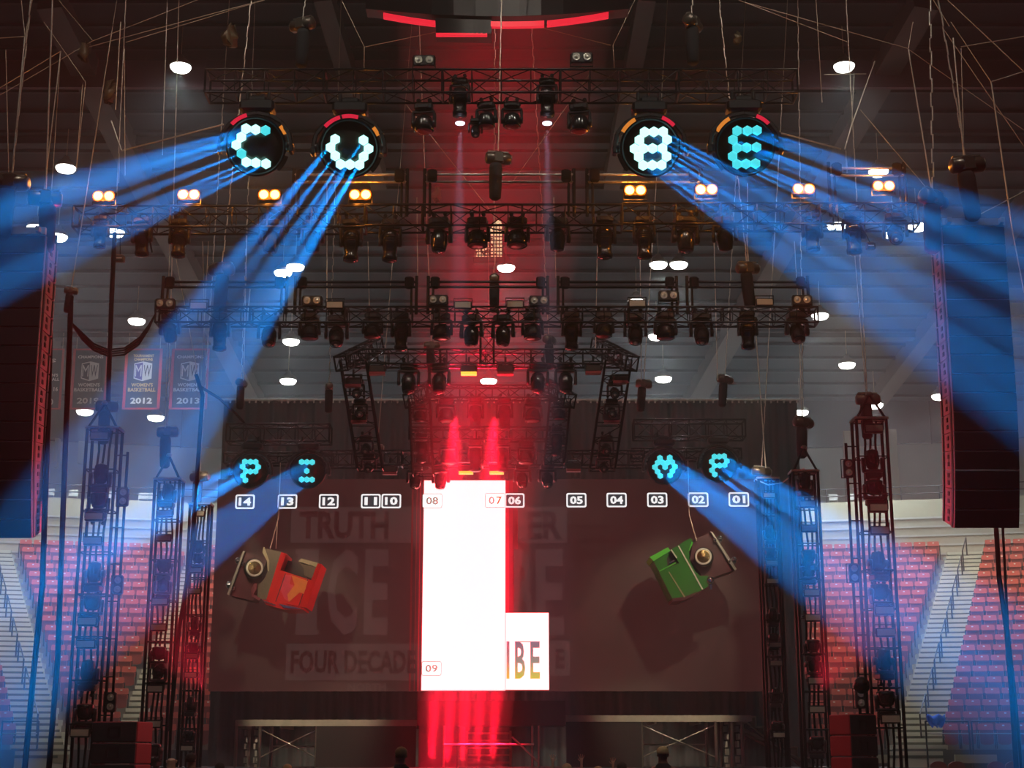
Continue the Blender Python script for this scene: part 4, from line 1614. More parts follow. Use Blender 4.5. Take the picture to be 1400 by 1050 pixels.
def stack(x0, x1, ys, Y, rz, word, n=3):
    a = at(x0, 1050, Y); c = at(x1, 1050, Y)
    W = c.x - a.x
    z0 = .0
    zt = zat(ys, Y)
    h = .44 if n == 3 else .44
    for k in range(n):
        z = zt - h * (k + 1)
        t = thing('speaker_cabinet', ((a.x + c.x) / 2, Y, z), (0, 0, rz))
        b = MB(); b.cbox((0, .35, h / 2), (W, .7, h - .015), .02); b.build('box_body', 'redcase', t)
        b = MB(); b.cbox((0, -.012, h / 2), (W * .97, .03, h * .9), .01); b.build('front_grille', 'grille', t)
        b = MB()
        for s in (-1, 1):
            b.box((s * W * .12, -.035, h / 2), (.05, .02, h * .35))
        b.box((0, -.035, h * .72), (.3, .02, .02)); b.box((0, -.035, h * .28), (.3, .02, .02)); b.build('horn_mouth', 'black', t)
        tag(t, 'black speaker cabinet in the %s floor stack, %s from its top' % (word, ORD[k + 1]), 'speaker', 'floor stack on the ' + word)
    MB().box(((a.x + c.x) / 2, Y + .35, (zt - h * n) / 2), (W * 1.05, .8, zt - h * n - .02)).build('stack_plinth_' + word, 'floor')
    o = bpy.data.objects['stack_plinth_' + word]
    o.name = 'speaker_plinth'
    tag(o, 'dark plinth carrying the %s floor stack of speakers' % word, 'plinth')


stack(119, 188, 986, 33, R(-14), 'left')
stack(1160, 1206, 976, 33, R(26), 'right')
# shallow shelf beside each outer tower and the ball-shaped reflector on its stand
P = at(1178, 937, 34)
t = thing('round_reflector', (P.x, 34, P.z - .5))
T = Matrix.Translation((0, 0, .5)) @ Matrix.Rotation(R(70), 4, 'Z') @ Matrix.Rotation(R(90), 4, 'Y')
MB().lathe([(.01, -.12), (.1, -.10), (.17, -.04), (.185, .02), (.15, .05), (.08, .065), (.01, .07)], T, 20).build('shell', 'gloss', t)
MB().tube((.04, 0, .35), (.1, 0, -.45), .012, 6).build('stem', 'black', t)
tag(t, 'black rounded shell on a thin stem in front of the right seats', 'reflector')

# ------------------------------------------------------------------ banners


def banner(x0, x1, y0, y1, lines, word, logo=True, dim=False):
    Yb = 64.6
    a = at(x0, y1, Yb); c = at(x1, y0, Yb)
    W, H = c.x - a.x, c.z - a.z
    t = thing('championship_banner', (a.x + W / 2, Yb, a.z))
    b = MB(); nn = 10
    vs = []
    for i in range(nn + 1):
        u = -W / 2 + W * i / nn
        yy = .03 * math.sin(i * 1.1)
        vs += [(u, yy, 0), (u, yy * .4, H), (u, yy * .4 + .02, H), (u, yy + .02, 0)]
    fs = [(i * 4 + (k + 1) % 4, i * 4 + k, i * 4 + 4 + k, i * 4 + 4 + (k + 1) % 4) for i in range(nn) for k in range(4)]
    b.add(vs, fs + [(0, 1, 2, 3), (nn * 4 + 3, nn * 4 + 2, nn * 4 + 1, nn * 4)])
    b.build('cloth', 'banner', t)
    b = MB(); e = W * .075
    for s in (-1, 1):
        b.box((s * (W / 2 - e / 2), -.04, H / 2), (e, .02, H))
    b.box((0, -.04, e * .3), (W, .02, e * .6)); b.box((0, -.04, H - e * .3), (W, .02, e * .6))
    b.build('edge_stripe', 'bred', t)
    for txt, z, w, h, m in lines:
        text_mesh(txt, W * w, H * h, .01, .03, m, 'lettering', t, Vector((0, -.06, H * z)))
    if logo:
        w2, hh = W * .24, H * .125
        cz = H * .63
        b = MB()
        out = [(0, hh * 1.25), (w2, hh), (w2, -hh), (0, -hh * 1.35), (-w2, -hh), (-w2, hh)]
        b.prism([(x, z + cz) for x, z in out], None, .01, -.055); lg = b.build('logo_shield', 'bwhite', t)
        b = MB(); b.prism([(x, z + cz) for x, z in ((-.02, hh * 1.1), (-.02, -hh * 1.2), (-w2 * .9, -hh * .88), (-w2 * .9, hh * .88))], None, .01, -.07)
        b.build('logo_half', 'bpurple' if not dim else 'banner', lg)
        text_mesh('M', w2 * .7, hh * 1.5, .01, .0, 'bwhite', 'logo_letter', lg, Vector((-w2 * .48, -.085, cz)))
        text_mesh('W', w2 * .8, hh * 1.5, .01, .0, 'banner', 'logo_letter', lg, Vector((w2 * .5, -.075, cz)))
    for s in (-1, 1):
        MB().tube((s * W * .42, 0, H - .02), (s * W * .42, 0, H + .9), .015, 5).build('hanging_cord', 'cable', t)
    tag(t, 'navy banner with red edges reading %s, hanging over the left seats' % word, 'banner', 'basketball banners')


G, Wt = 'bgold', 'bwhite'
banner(41, 89, 477, 560, [('NS', .80, .5, .06, Wt), ("WOMEN'S", .56, .7, .05, Wt), ('BASKETBALL', .49, .8, .05, Wt), ('SWEET 16', .33, .75, .07, Wt), ('2010', .12, .5, .10, Wt)], '2010', False)
banner(95, 150, 477, 560, [('CHAMPIONS', .86, .7, .05, Wt), ("WOMEN'S", .40, .6, .06, Wt), ('BASKETBALL', .32, .8, .06, Wt), ('2019', .14, .6, .10, Wt)], '2019', True, True)
banner(167, 223, 477, 560, [('TOURNAMENT', .88, .55, .045, G), ('CHAMPIONS', .82, .5, .045, G), ("WOMEN'S", .40, .58, .06, G), ('BASKETBALL', .32, .74, .065, G), ('2012', .14, .58, .10, Wt)], '2012', True)
banner(231, 287, 477, 560, [('CHAMPIONS', .86, .7, .05, Wt), ("WOMEN'S", .40, .6, .06, Wt), ('BASKETBALL', .32, .8, .06, Wt), ('2013', .14, .6, .10, Wt)], '2013', True, True)
p = at(195, 520, 64.6)
q = p + Vector((2.0, -7, 1.2))
spot('added_banner_spot', q, p - q, 21, 900, (1, .95, .85), .1, .5)  # spot added to brighten the gold-lettered banner

# ------------------------------------------------------------------ scoreboard at the top
YB = 33.0
Ctr = at(684, 27, YB)
t = thing('centre_scoreboard', Ctr)


def arc_strip(bb, x0, y0, x1, y1, ym, dy, dep=.12, Yy=YB, n=12, zoff=0):
    """curved strip through three pixel heights"""
    vs = []
    for i in range(n + 1):
        u = i / n
        x = x0 + (x1 - x0) * u
        y = y0 * (1 - u) ** 2 + 2 * ym * u * (1 - u) + y1 * u ** 2
        cx = (x - 684) / 150
        yo = -(cx * cx) * 1.6
        p = at(x, y, Yy + yo); q = at(x, y + dy, Yy + yo)
        p = p - Ctr; q = q - Ctr
        vs += [(q.x, yo, q.z), (p.x, yo, p.z), (p.x, yo + dep, p.z), (q.x, yo + dep, q.z)]
    fs = [(i * 4 + (k + 1) % 4, i * 4 + k, i * 4 + 4 + k, i * 4 + 4 + (k + 1) % 4) for i in range(n) for k in range(4)]
    bb.add(vs, fs + [(0, 1, 2, 3), (n * 4 + 3, n * 4 + 2, n * 4 + 1, n * 4)])
    return bb


arc_strip(MB(), 524, 17, 595, 28, 24, 6).build('red_light_strip', 'sbred', t)
arc_strip(MB(), 670, 29, 744, 28, 30, 7).build('red_light_strip', 'sbred', t)
arc_strip(MB(), 748, 28, 832, 16, 24, 6.5).build('red_light_strip', 'sbred', t)
arc_strip(MB(), 596, 45, 666, 45, 45, 2.5, Yy=YB).build('thin_red_strip', 'sbred', t)
arc_strip(MB(), 596, 25, 672, 27, 26, 19, .5).build('lower_box', 'black', t)
arc_strip(MB(), 500, -50, 860, -50, -30, 62, .4).build('ring_body', 'black', t)
tag(t, 'dark round scoreboard hanging at the top centre with a red light strip', 'scoreboard')

# warm lattice panel behind the rig centre
t = thing('lit_lattice_panel', at(669, 352, 50))
L0 = t.location.copy()


def lp(x, y):
    p = at(x, y, 50) - L0
    return (p.x, p.z)


MB().prism([lp(649, 352), lp(687, 352), lp(687, 310), lp(685, 303), lp(681, 301), lp(676, 304), lp(672, 312), lp(655, 320), lp(655, 336), lp(649, 338)][::-1], None, .06, 0).build('glowing_face', 'warm', t)
bb = MB()
for i in range(10):
    x = 650 + i * 4.1
    p = lp(x, 352); q = lp(x, 338 if x < 655 else (320 if x < 672 else 306))
    bb.box((p[0], -.03, (p[1] + q[1]) / 2), (.035, .03, q[1] - p[1]))
for i in range(9):
    y = 309 + i * 5
    p = lp(650 if y > 338 else (656 if y > 320 else 673), y); q = lp(687, y)
    bb.box(((p[0] + q[0]) / 2, -.03, p[1]), (q[0] - p[0], .03, .04))
random.seed(3)
for i in range(26):
    x = random.uniform(650, 672); y = random.uniform(322, 350)
    p = lp(x, y)
    q = (p[0] + random.uniform(-.3, .3), p[1] + random.uniform(-.2, .2))
    bb.tube((p[0], -.05, p[1]), (q[0], -.05, q[1]), .03, 4)
bb.build('dark_bars', 'black', t)
MB().cbox((0, 0, -.12), (1.1, .3, .22), .03).build('sill_box', 'black', t)
tag(t, 'warm glowing arched lattice panel hanging behind the centre of the rig', 'panel')

# ------------------------------------------------------------------ hanging car bodies


def car_frame(x, y, Y):
    t = thing('hanging_car', at(x, y, Y))
    t.name = 'hanging_car'
    O = t.location.copy()
    return t, O


def poly(pts, ox, oy, sc, Y, O):
    out = []
    for x, y in pts:
        p = at(ox + x / sc, oy + y / sc, Y) - O
        out.append((p.x, p.z))
    # counter-clockwise seen from the front
    A = sum(out[i][0] * out[(i + 1) % len(out)][1] - out[(i + 1) % len(out)][0] * out[i][1] for i in range(len(out)))
    return out if A > 0 else out[::-1]


YA = 43.6
t, O = car_frame(372, 790, YA)


def rp(name, pts, y0, dep, m, par=None):
    return MB().prism(poly(pts, 290, 700, 7, YA, O), None, dep, y0).build(name, m, par or t)


rp('chassis', [(297, 372), (520, 432), (470, 560), (455, 700), (380, 842), (142, 785)], .25, .9, 'carplum')
rp('bumper', [(290, 368), (308, 372), (160, 792), (137, 782)], .1, 1.1, 'steel')
for x, y in ((238, 462), (150, 692)):
    b = MB()
    p = poly([(x, y), (x + 1, y), (x, y + 1)], 290, 700, 7, YA, O)[0]
    b.lathe([(.02, -.10), (.09, -.04), (.10, .02), (.05, .10)], Matrix.Translation((p[0], .2, p[1])), 14)
    b.lathe([(.02, -.10), (.06, -.04), (.06, .02), (.03, .08)], Matrix.Translation((p[0] + .14, .15, p[1] - .06)), 12)
    b.build('bumper_guard', 'chrome', t)
rp('fender', [(493, 340), (660, 385), (522, 838), (432, 825), (440, 700), (500, 640), (535, 560), (530, 470), (487, 385)], 0, .25, 'carbrown')
rp('fender_trim', [(493, 338), (500, 336), (548, 470), (545, 570), (532, 560), (527, 470), (484, 388)], -.03, .1, 'cartan')
rp('side_sill', [(660, 385), (712, 400), (655, 555), (560, 850), (520, 838)], -.02, 1.2, 'carred')
rp('door', [(650, 555), (965, 658), (905, 915), (620, 862), (556, 850)], .0, 1.15, 'carred')
rp('rear_body', [(1010, 492), (1048, 498), (905, 918), (830, 905), (945, 660)], -.02, 1.2, 'carred')
rp('lower_bumper', [(480, 838), (560, 850), (880, 920), (870, 935), (690, 935), (520, 890)], -.06, 1.2, 'carred')
rp('bumper_trim', [(485, 842), (620, 892), (600, 900), (500, 862)], -.10, .05, 'chrome')
rp('bumper_trim', [(640, 880), (860, 926), (850, 933), (690, 920)], -.10, .05, 'chrome')
rp('roof_pillar', [(822, 470), (870, 500), (1000, 525), (950, 642), (880, 602), (876, 540)], .02, .9, 'carbrown')
rp('roof_edge', [(852, 445), (1022, 490), (1000, 528), (826, 472)], 0, 1.0, 'cartan')
rp('interior', [(700, 440), (860, 480), (885, 600), (880, 620), (660, 555)], .55, .3, 'cardark')
rp('mural', [(700, 600), (760, 605), (740, 690), (780, 700), (735, 860), (690, 830), (655, 745)], -.012, .02, 'carpink')
rp('mural', [(760, 605), (915, 660), (878, 785), (838, 770), (735, 860), (720, 790), (790, 700)], -.016, .02, 'carorange')
rp('door_seam', [(700, 588), (706, 590), (612, 862), (605, 858)], -.014, .02, 'cardark')
rp('door_seam', [(915, 640), (921, 642), (832, 905), (826, 902)], -.014, .02, 'cardark')
rp('headlamp_pod', [(405, 690), (432, 688), (425, 740), (400, 790), (470, 830), (455, 850), (380, 810), (370, 745)], -.08, .3, 'chrome')


def wheel(t, O, x, y, r, ox, oy, yaw=0):
    p = at(ox + x / 7, oy + y / 7, YA) - O
    s = r / 7 / px_per_m(700, 780, YA)
    w = bpy.data.objects.new('wheel', None)
    b = MB(); b.lathe([(s * .8, -.24), (s * 1.15, -.20), (s * 1.2, -.08), (s * 1.14, -.01), (s * 1.0, .02), (s * .9, .0)], None, 30)
    wo = b.build('wheel', 'tyre', t, (p.x, -.06, p.z), (R(90), 0, yaw))
    bpy.data.objects.remove(w)
    b = MB(); b.lathe([(s * 1.03, .0), (s * 1.03, .055), (s * .84, .065), (s * .80, .03)], None, 30)
    b2 = b.build('whitewall', 'wwall', wo)
    b = MB(); b.lathe([(s * .80, .04), (s * .78, .05), (s * .5, .01), (s * .22, .03), (s * .18, .09), (s * .05, .10)], None, 24)
    for i in range(14):
        a = i * math.pi / 7
        b.tube((math.cos(a) * s * .2, math.sin(a) * s * .2, .08), (math.cos(a + .2) * s * .76, math.sin(a + .2) * s * .76, .05), .012, 5)
    b.build('hub', 'gold', wo)
    return wo


wheel(t, O, 408, 540, 80, 290, 700, R(18))
MB().tube((.0, .5, .9), (.06, .5, 3.2), .012, 5).build('suspension_wire', 'cable', t)
p = at(290 + 550 / 7, 700 + 345 / 7, YA) - O; q = at(290 + 625 / 7, 700 + 40 / 7, YA) - O
MB().tube((p.x, .1, p.z), (q.x, .2, q.z), .018, 5).tube((q.x, .2, q.z), (q.x, .2, q.z + 1.6), .012, 5).build('suspension_wire', 'cable', t)
tag(t, 'red car body with orange mural hanging tipped left of the screen middle', 'car', 'car bodies hung in front of the screen')

t, O = car_frame(948, 772, YA)


def gp(name, pts, y0, dep, m, par=None):
    return MB().prism(poly(pts, 870, 700, 7, YA, O), None, dep, y0).build(name, m, par or t)


gp('chassis', [(560, 252), (722, 186), (958, 545), (725, 622), (640, 600), (520, 440)], .25, .9, 'carplum')
gp('bumper', [(712, 182), (732, 184), (966, 542), (944, 556)], .1, 1.1, 'steel')
for x, y in ((808, 250), (945, 455)):
    p = poly([(x, y), (x + 1, y), (x, y + 1)], 870, 700, 7, YA, O)[0]
    b = MB()
    b.lathe([(.02, -.10), (.09, -.04), (.10, .02), (.05, .10)], Matrix.Translation((p[0], .2, p[1])), 14)
    b.lathe([(.02, -.08), (.06, -.04), (.06, .02), (.03, .08)], Matrix.Translation((p[0] - .15, .15, p[1] - .02)), 12)
    b.build('bumper_guard', 'chrome', t)
gp('side_body', [(330, 360), (520, 245), (542, 292), (505, 370), (515, 470), (560, 560), (610, 610), (695, 610), (685, 715), (600, 762), (460, 818), (345, 830), (215, 570), (330, 525), (412, 490)], 0, 1.2, 'cargreen')
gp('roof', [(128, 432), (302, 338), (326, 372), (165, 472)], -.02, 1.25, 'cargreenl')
gp('roof_side', [(160, 468), (318, 382), (290, 450), (300, 528), (216, 566)], .0, 1.2, 'cargreen')
gp('window_opening', [(322, 376), (345, 375), (412, 488), (300, 528), (286, 470)], .22, .6, 'cardark')
gp('steering_wheel', [(320, 478), (365, 452), (372, 462), (326, 490)], .12, .05, 'chrome')
gp('side_trim', [(398, 326), (408, 322), (640, 738), (628, 744)], -.03, .04, 'wwall')
gp('side_trim', [(306, 573), (314, 570), (468, 812), (456, 818)], -.03, .04, 'cartan')
gp('side_trim', [(326, 364), (338, 358), (392, 436), (382, 444)], -.03, .04, 'wwall')
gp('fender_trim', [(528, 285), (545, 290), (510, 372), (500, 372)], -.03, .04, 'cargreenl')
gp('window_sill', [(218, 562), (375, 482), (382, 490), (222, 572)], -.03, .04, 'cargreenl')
gp('lower_edge', [(345, 826), (460, 812), (560, 770), (625, 755), (600, 775), (520, 815), (440, 850), (345, 858)], -.02, 1.1, 'carplum')
wheel(t, O, 640, 430, 78, 870, 700, R(-12))
p = at(870 + 707 / 7, 700 + 656 / 7, YA) - O
b = MB(); b.lathe([(.10, 0), (.115, .05), (.10, .09), (.05, .10)], Matrix.Translation((p.x, .0, p.z)) @ Matrix.Rotation(math.pi / 2, 4, 'X'), 16)
b.box((p.x + .02, .05, p.z - .16), (.06, .08, .2)); b.build('headlamp', 'chrome', t)
p = at(870 + 580 / 7, 700 + 270 / 7, YA) - O; q = at(870 + 515 / 7, 700 + 20 / 7, YA) - O
MB().tube((p.x, .1, p.z), (q.x, .2, q.z), .018, 5).tube((q.x, .2, q.z), (q.x, .2, q.z + 1.6), .012, 5).build('suspension_wire', 'cable', t)
tag(t, 'green car body hanging tipped on its side at the right of the screen', 'car', 'car bodies hung in front of the screen')

# ------------------------------------------------------------------ cables and rigging


def wire(pts, r, m, name, label, cat, group=None, n=6, par=None):
    P = [at(*p) for p in pts]
    O = P[-1].copy()
    b = MB().path([p - O for p in P], r, n)
    o = b.build(name, m, None, O)
    tag(o, label, cat, group)
    return o


wire([(75, 322, 29), (70, 392, 29), (66, 560, 29), (58, 800, 29), (45, 930, 29), (33, 1060, 29)], .055, 'rubber', 'power_cable', 'thick black cable bundle hanging beside the left speaker array', 'cable')
wire([(97, 405, 30), (96, 440, 30), (88, 650, 30), (79, 900, 30), (66, 1060, 30)], .055, 'rubber', 'cable_pole', 'black pole standing between the left cable bundle and outer tower', 'pole')
wire([(157, 318, 31), (153, 400, 31), (150, 480, 31), (148, 548, 31)], .05, 'rubber', 'power_cable', 'black cable dropping from the second-highest truss to the outer left tower', 'cable')
wire([(268, 512, 36), (277, 540, 36), (270, 640, 36), (264, 740, 36), (245, 860, 36), (232, 1000, 36)], .05, 'rubber', 'power_cable', 'black cable bundle hanging between the middle and inner left towers', 'cable')
wire([(1362, 722, 34), (1366, 790, 34), (1376, 860, 34), (1384, 960, 34), (1390, 1060, 34)], .055, 'rubber', 'power_cable', 'thick black cable bundle hanging below the right speaker array', 'cable')
wire([(1371, 722, 34), (1378, 860, 34), (1388, 950, 34), (1397, 1060, 34)], .03, 'rubber', 'power_cable', 'thinner black cable hanging beside the thick one at right', 'cable')
wire([(205, 330, 31), (208, 345, 31)], .02, 'rubber', 'cable_tail', 'short cable tail under the left part of the second-highest truss', 'cable')
for i in range(4):
    k = i * 3
    wire([(96, 440, 30), (112, 455 + k, 30.5), (128, 470 + k, 31), (148, 478 + k, 31.5), (170, 476 + k, 32), (190, 462 + k, 33), (203, 445 + k * .6, 34), (212, 430, 34.6)], .02, 'rubber', 'sagging_cable',
         'black cable sagging in an arc from the left pole to the third truss, %s down' % ORD[i + 1], 'cable', 'sagging cables')
wire([(276, 530, 36), (300, 545, 38), (322, 565, 41), (334, 578, 43)], .035, 'rubber', 'power_cable', 'black cable sloping from the left bundle to the small left truss', 'cable')
wire([(1032, 655, 40), (1050, 663, 40), (1070, 660, 39.5), (1088, 645, 39), (1100, 640, 38.5)], .016, 'cable', 'sagging_cable', 'grey cable sagging between the two inner right towers', 'cable')
# sloping lit wires and roof bridles: (points, radius)
W_ = [
    ([(306, 170), (166, 206)], 34, .03, 'steel'), ([(166, 206), (152, 165)], 34, .03, 'steel'), ([(163, 210), (162, 250)], 34, .03, 'steel'), ([(158, 150), (165, 30)], 34, .02, 'cable'),
    ([(1068, 182), (1150, 204)], 34, .03, 'steel'), ([(1155, 204), (1164, 172)], 34, .03, 'steel'), ([(1164, 172), (1196, 84)], 34, .025, 'steel'), ([(1156, 206), (1158, 236)], 34, .03, 'steel'), ([(1164, 172), (1168, 100)], 34, .02, 'steel'),
    ([(1127, 102), (1184, 101)], 34, .02, 'steel'),
    ([(127, 56), (300, -12)], 36, .014, 'cable'), ([(100, 70), (360, 0)], 36, .014, 'cable'), ([(0, 130), (128, 55)], 36, .014, 'cable'), ([(127, 56), (80, 0)], 36, .016, 'cable'), ([(172, 58), (362, 0)], 36, .013, 'cable'),
    ([(229, -10), (222, 212)], 36, .014, 'chain'), ([(83, 70), (60, 265)], 30, .02, 'chain'), ([(83, 70), (70, 268)], 30.2, .012, 'cable'), ([(34, 50), (16, 242)], 30, .022, 'chain'), ([(8, 68), (12, 244)], 30, .014, 'cable'), ([(34, 50), (46, -10)], 30, .014, 'cable'), ([(34, 50), (28, -10)], 30, .014, 'cable'),
    ([(0, 52), (34, 50)], 30, .014, 'cable'), ([(83, 70), (0, 120)], 30, .013, 'cable'), ([(113, 115), (104, 235)], 33, .013, 'cable'), ([(117, 112), (104, 235)], 33, .013, 'cable'), ([(60, 30), (117, 112)], 33, .013, 'cable'), ([(170, 66), (171, 240)], 33, .013, 'cable'),
    ([(1000, -4), (1160, 58)], 36, .014, 'cable'), ([(1015, 2), (1240, 66)], 36, .014, 'cable'), ([(1240, 66), (1400, 178)], 36, .013, 'cable'), ([(1242, 68), (1274, 262)], 30, .022, 'chain'), ([(1242, 66), (1248, 30)], 30, .014, 'cable'),
    ([(1303, 52), (1318, 218)], 30, .024, 'chain'), ([(1314, 66), (1318, 218)], 30, .014, 'cable'), ([(1355, 112), (1385, 320)], 30, .024, 'chain'), ([(1385, 320), (1400, 400)], 30, .02, 'chain'), ([(1300, 30), (1355, 112)], 30, .013, 'cable'), ([(1298, 36), (1270, -10)], 30, .013, 'cable'),
    ([(1314, 64), (1400, 50)], 30, .015, 'cable'), ([(1355, 112), (1400, 98)], 30, .02, 'cable'), ([(1290, 40), (1400, 200)], 34, .014, 'cable'), ([(1290, -5), (1400, 98)], 34, .018, 'cable'), ([(1176, 150), (1276, 268)], 30.5, .014, 'cable'), ([(1338, 294), (1400, 262)], 28, .016, 'cable'),
    ([(1115, -10), (1124, 140)], 34, .012, 'cable'), ([(600, 43), (500, 64)], 33, .012, 'cable'), ([(725, 34), (835, 62)], 33, .012, 'cable'), ([(838, 62), (840, 95)], 33, .012, 'cable'), ([(498, 64), (498, 95)], 33, .012, 'cable'),
    ([(467, 0), (498, 64)], 33, .01, 'cable'), ([(868, 0), (838, 62)], 33, .01, 'cable'), ([(447, 355), (447, 425)], 35, .022, 'chain'), ([(447, 250), (447, 355)], 35, .012, 'chain'), ([(503, 330), (505, 420)], 37, .012, 'chain'), ([(875, 330), (877, 520)], 42, .018, 'chain'), ([(817, 330), (814, 480)], 38, .016, 'chain'),
    ([(976, 320), (981, 520)], 42, .02, 'chain'), ([(1022, 250), (1022, 362)], 35, .014, 'chain'), ([(1033, 450), (1047, 640)], 40, .024, 'chain'), ([(1020, 320), (1033, 450)], 40, .016, 'chain'), ([(1092, 430), (1096, 570)], 38, .02, 'chain'), ([(1086, 330), (1092, 430)], 38, .016, 'chain'), ([(1168, 340), (1184, 540)], 36, .014, 'chain'),
    ([(338, 300), (333, 520)], 43, .022, 'chain'), ([(232, 330), (226, 585)], 38, .014, 'cable'), ([(240, 350), (272, 520)], 36, .014, 'cable'), ([(285, 330), (275, 520)], 36, .014, 'cable'), ([(277, 330), (281, 500)], 36, .013, 'cable'), ([(342, 395), (338, 440)], 35, .02, 'chain'),
    ([(570, 270), (571, 380)], 36, .012, 'cable'), ([(757, 270), (760, 380)], 36, .012, 'cable'), ([(668, 330), (668, 470)], 42, .012, 'cable'), ([(807, 100), (700, 250)], 34, .01, 'cable'), ([(553, 140), (680, 300)], 34, .01, 'cable'),
]
for i, (pp, Y, r, m) in enumerate(sorted(W_, key=lambda w: min(w[0][0][0], w[0][1][0]))):
    (x0, y0), (x1, y1) = pp
    kind = 'chain' if m == 'chain' else 'steel wire' if m == 'cable' else 'bright steel bridle wire'
    dirw = 'upright' if abs(x1 - x0) < .25 * abs(y1 - y0) else 'sloping'
    P0, P1 = at(x0, y0, Y), at(x1, y1, Y)
    mid = (x0 + x1) / 2
    band = 'the top edge' if min(y0, y1) < 30 else 'the uppermost truss' if min(y0, y1) < 200 else 'the second-highest truss' if min(y0, y1) < 380 else 'the screen'
    o = MB().path([P0 - P1, Vector()], r * .7, 5).build('rigging_chain' if m == 'chain' else 'rigging_wire', m, None, P1)
    n_ = i + 1
    tens = ORD[n_] if n_ <= 30 else None
    side = 'left' if mid < 350 else 'centre left' if mid < 700 else 'centre right' if mid < 1050 else 'right'
    o['_k'] = '%s|%s|%s|%s' % (dirw, kind, band, side)
    tag(o, '', 'rigging cable', 'rigging wires and chains')
from collections import defaultdict
gk = defaultdict(list)
for o in bpy.data.objects:
    if o.get('_k'):
        gk[o['_k']].append(o)
for k, l in gk.items():
    d, kd, bn, sdw = k.split('|')
    for i, o in enumerate(l):
        o['label'] = '%s %s starting by %s, %s%s' % (d, kd, bn, sdw, '' if len(l) == 1 else ', %s from the left' % ORD[i + 1])
        del o['_k']

# crumpled rags and loose bags tied in the steelwork
for i, (x, y, Y, s) in enumerate(((314, 48, 34, .34), (116, 70, 36, .3), (150, 125, 36, .34), (598, 266, 40, .26), (1008, 52, 34, .18))):
    P = at(x, y, Y)
    b = MB()
    rnd = random.Random(i)
    prof = [(.02, .5), (.2, .42), (.36, .15), (.42, -.1), (.3, -.35), (.12, -.5)]
    b.lathe([(r * s * 1.2, h * s * 1.6) for r, h in prof], None, 12)
    for v in b.v:
        v.x += rnd.uniform(-.3, .3) * s; v.y += rnd.uniform(-.25, .25) * s; v.z += rnd.uniform(-.25, .25) * s
    o = b.build('tied_cloth_bag', 'carbrown', None, P)
    tag(o, 'crumpled cloth bag tied in the roof steel, %s of five from the left' % ('third', 'first', 'second', 'fourth', 'fifth')[i], 'bag', 'cloth bags in the roof')

# small camera boxes hanging from the second truss
for i, (x, y) in enumerate(((164, 354), (1190, 337))):
    t = thing('hanging_box', at(x, y, 31.6))
    MB().cbox((0, 0, 0), (.2, .14, .16), .02).build('body', 'black', t)
    MB().box((0, -.075, 0), (.12, .01, .02)).build('pale_label', 'white', t)
    MB().path([Vector((0, 0, .08)), Vector((-.03 if i == 0 else -.2, 0, .55))], .012).build('lead', 'rubber', t)
    tag(t, 'small black box hanging on a lead under the %s part of the second-highest truss' % ('left', 'right')[i], 'box', 'hanging boxes')

# ------------------------------------------------------------------ people


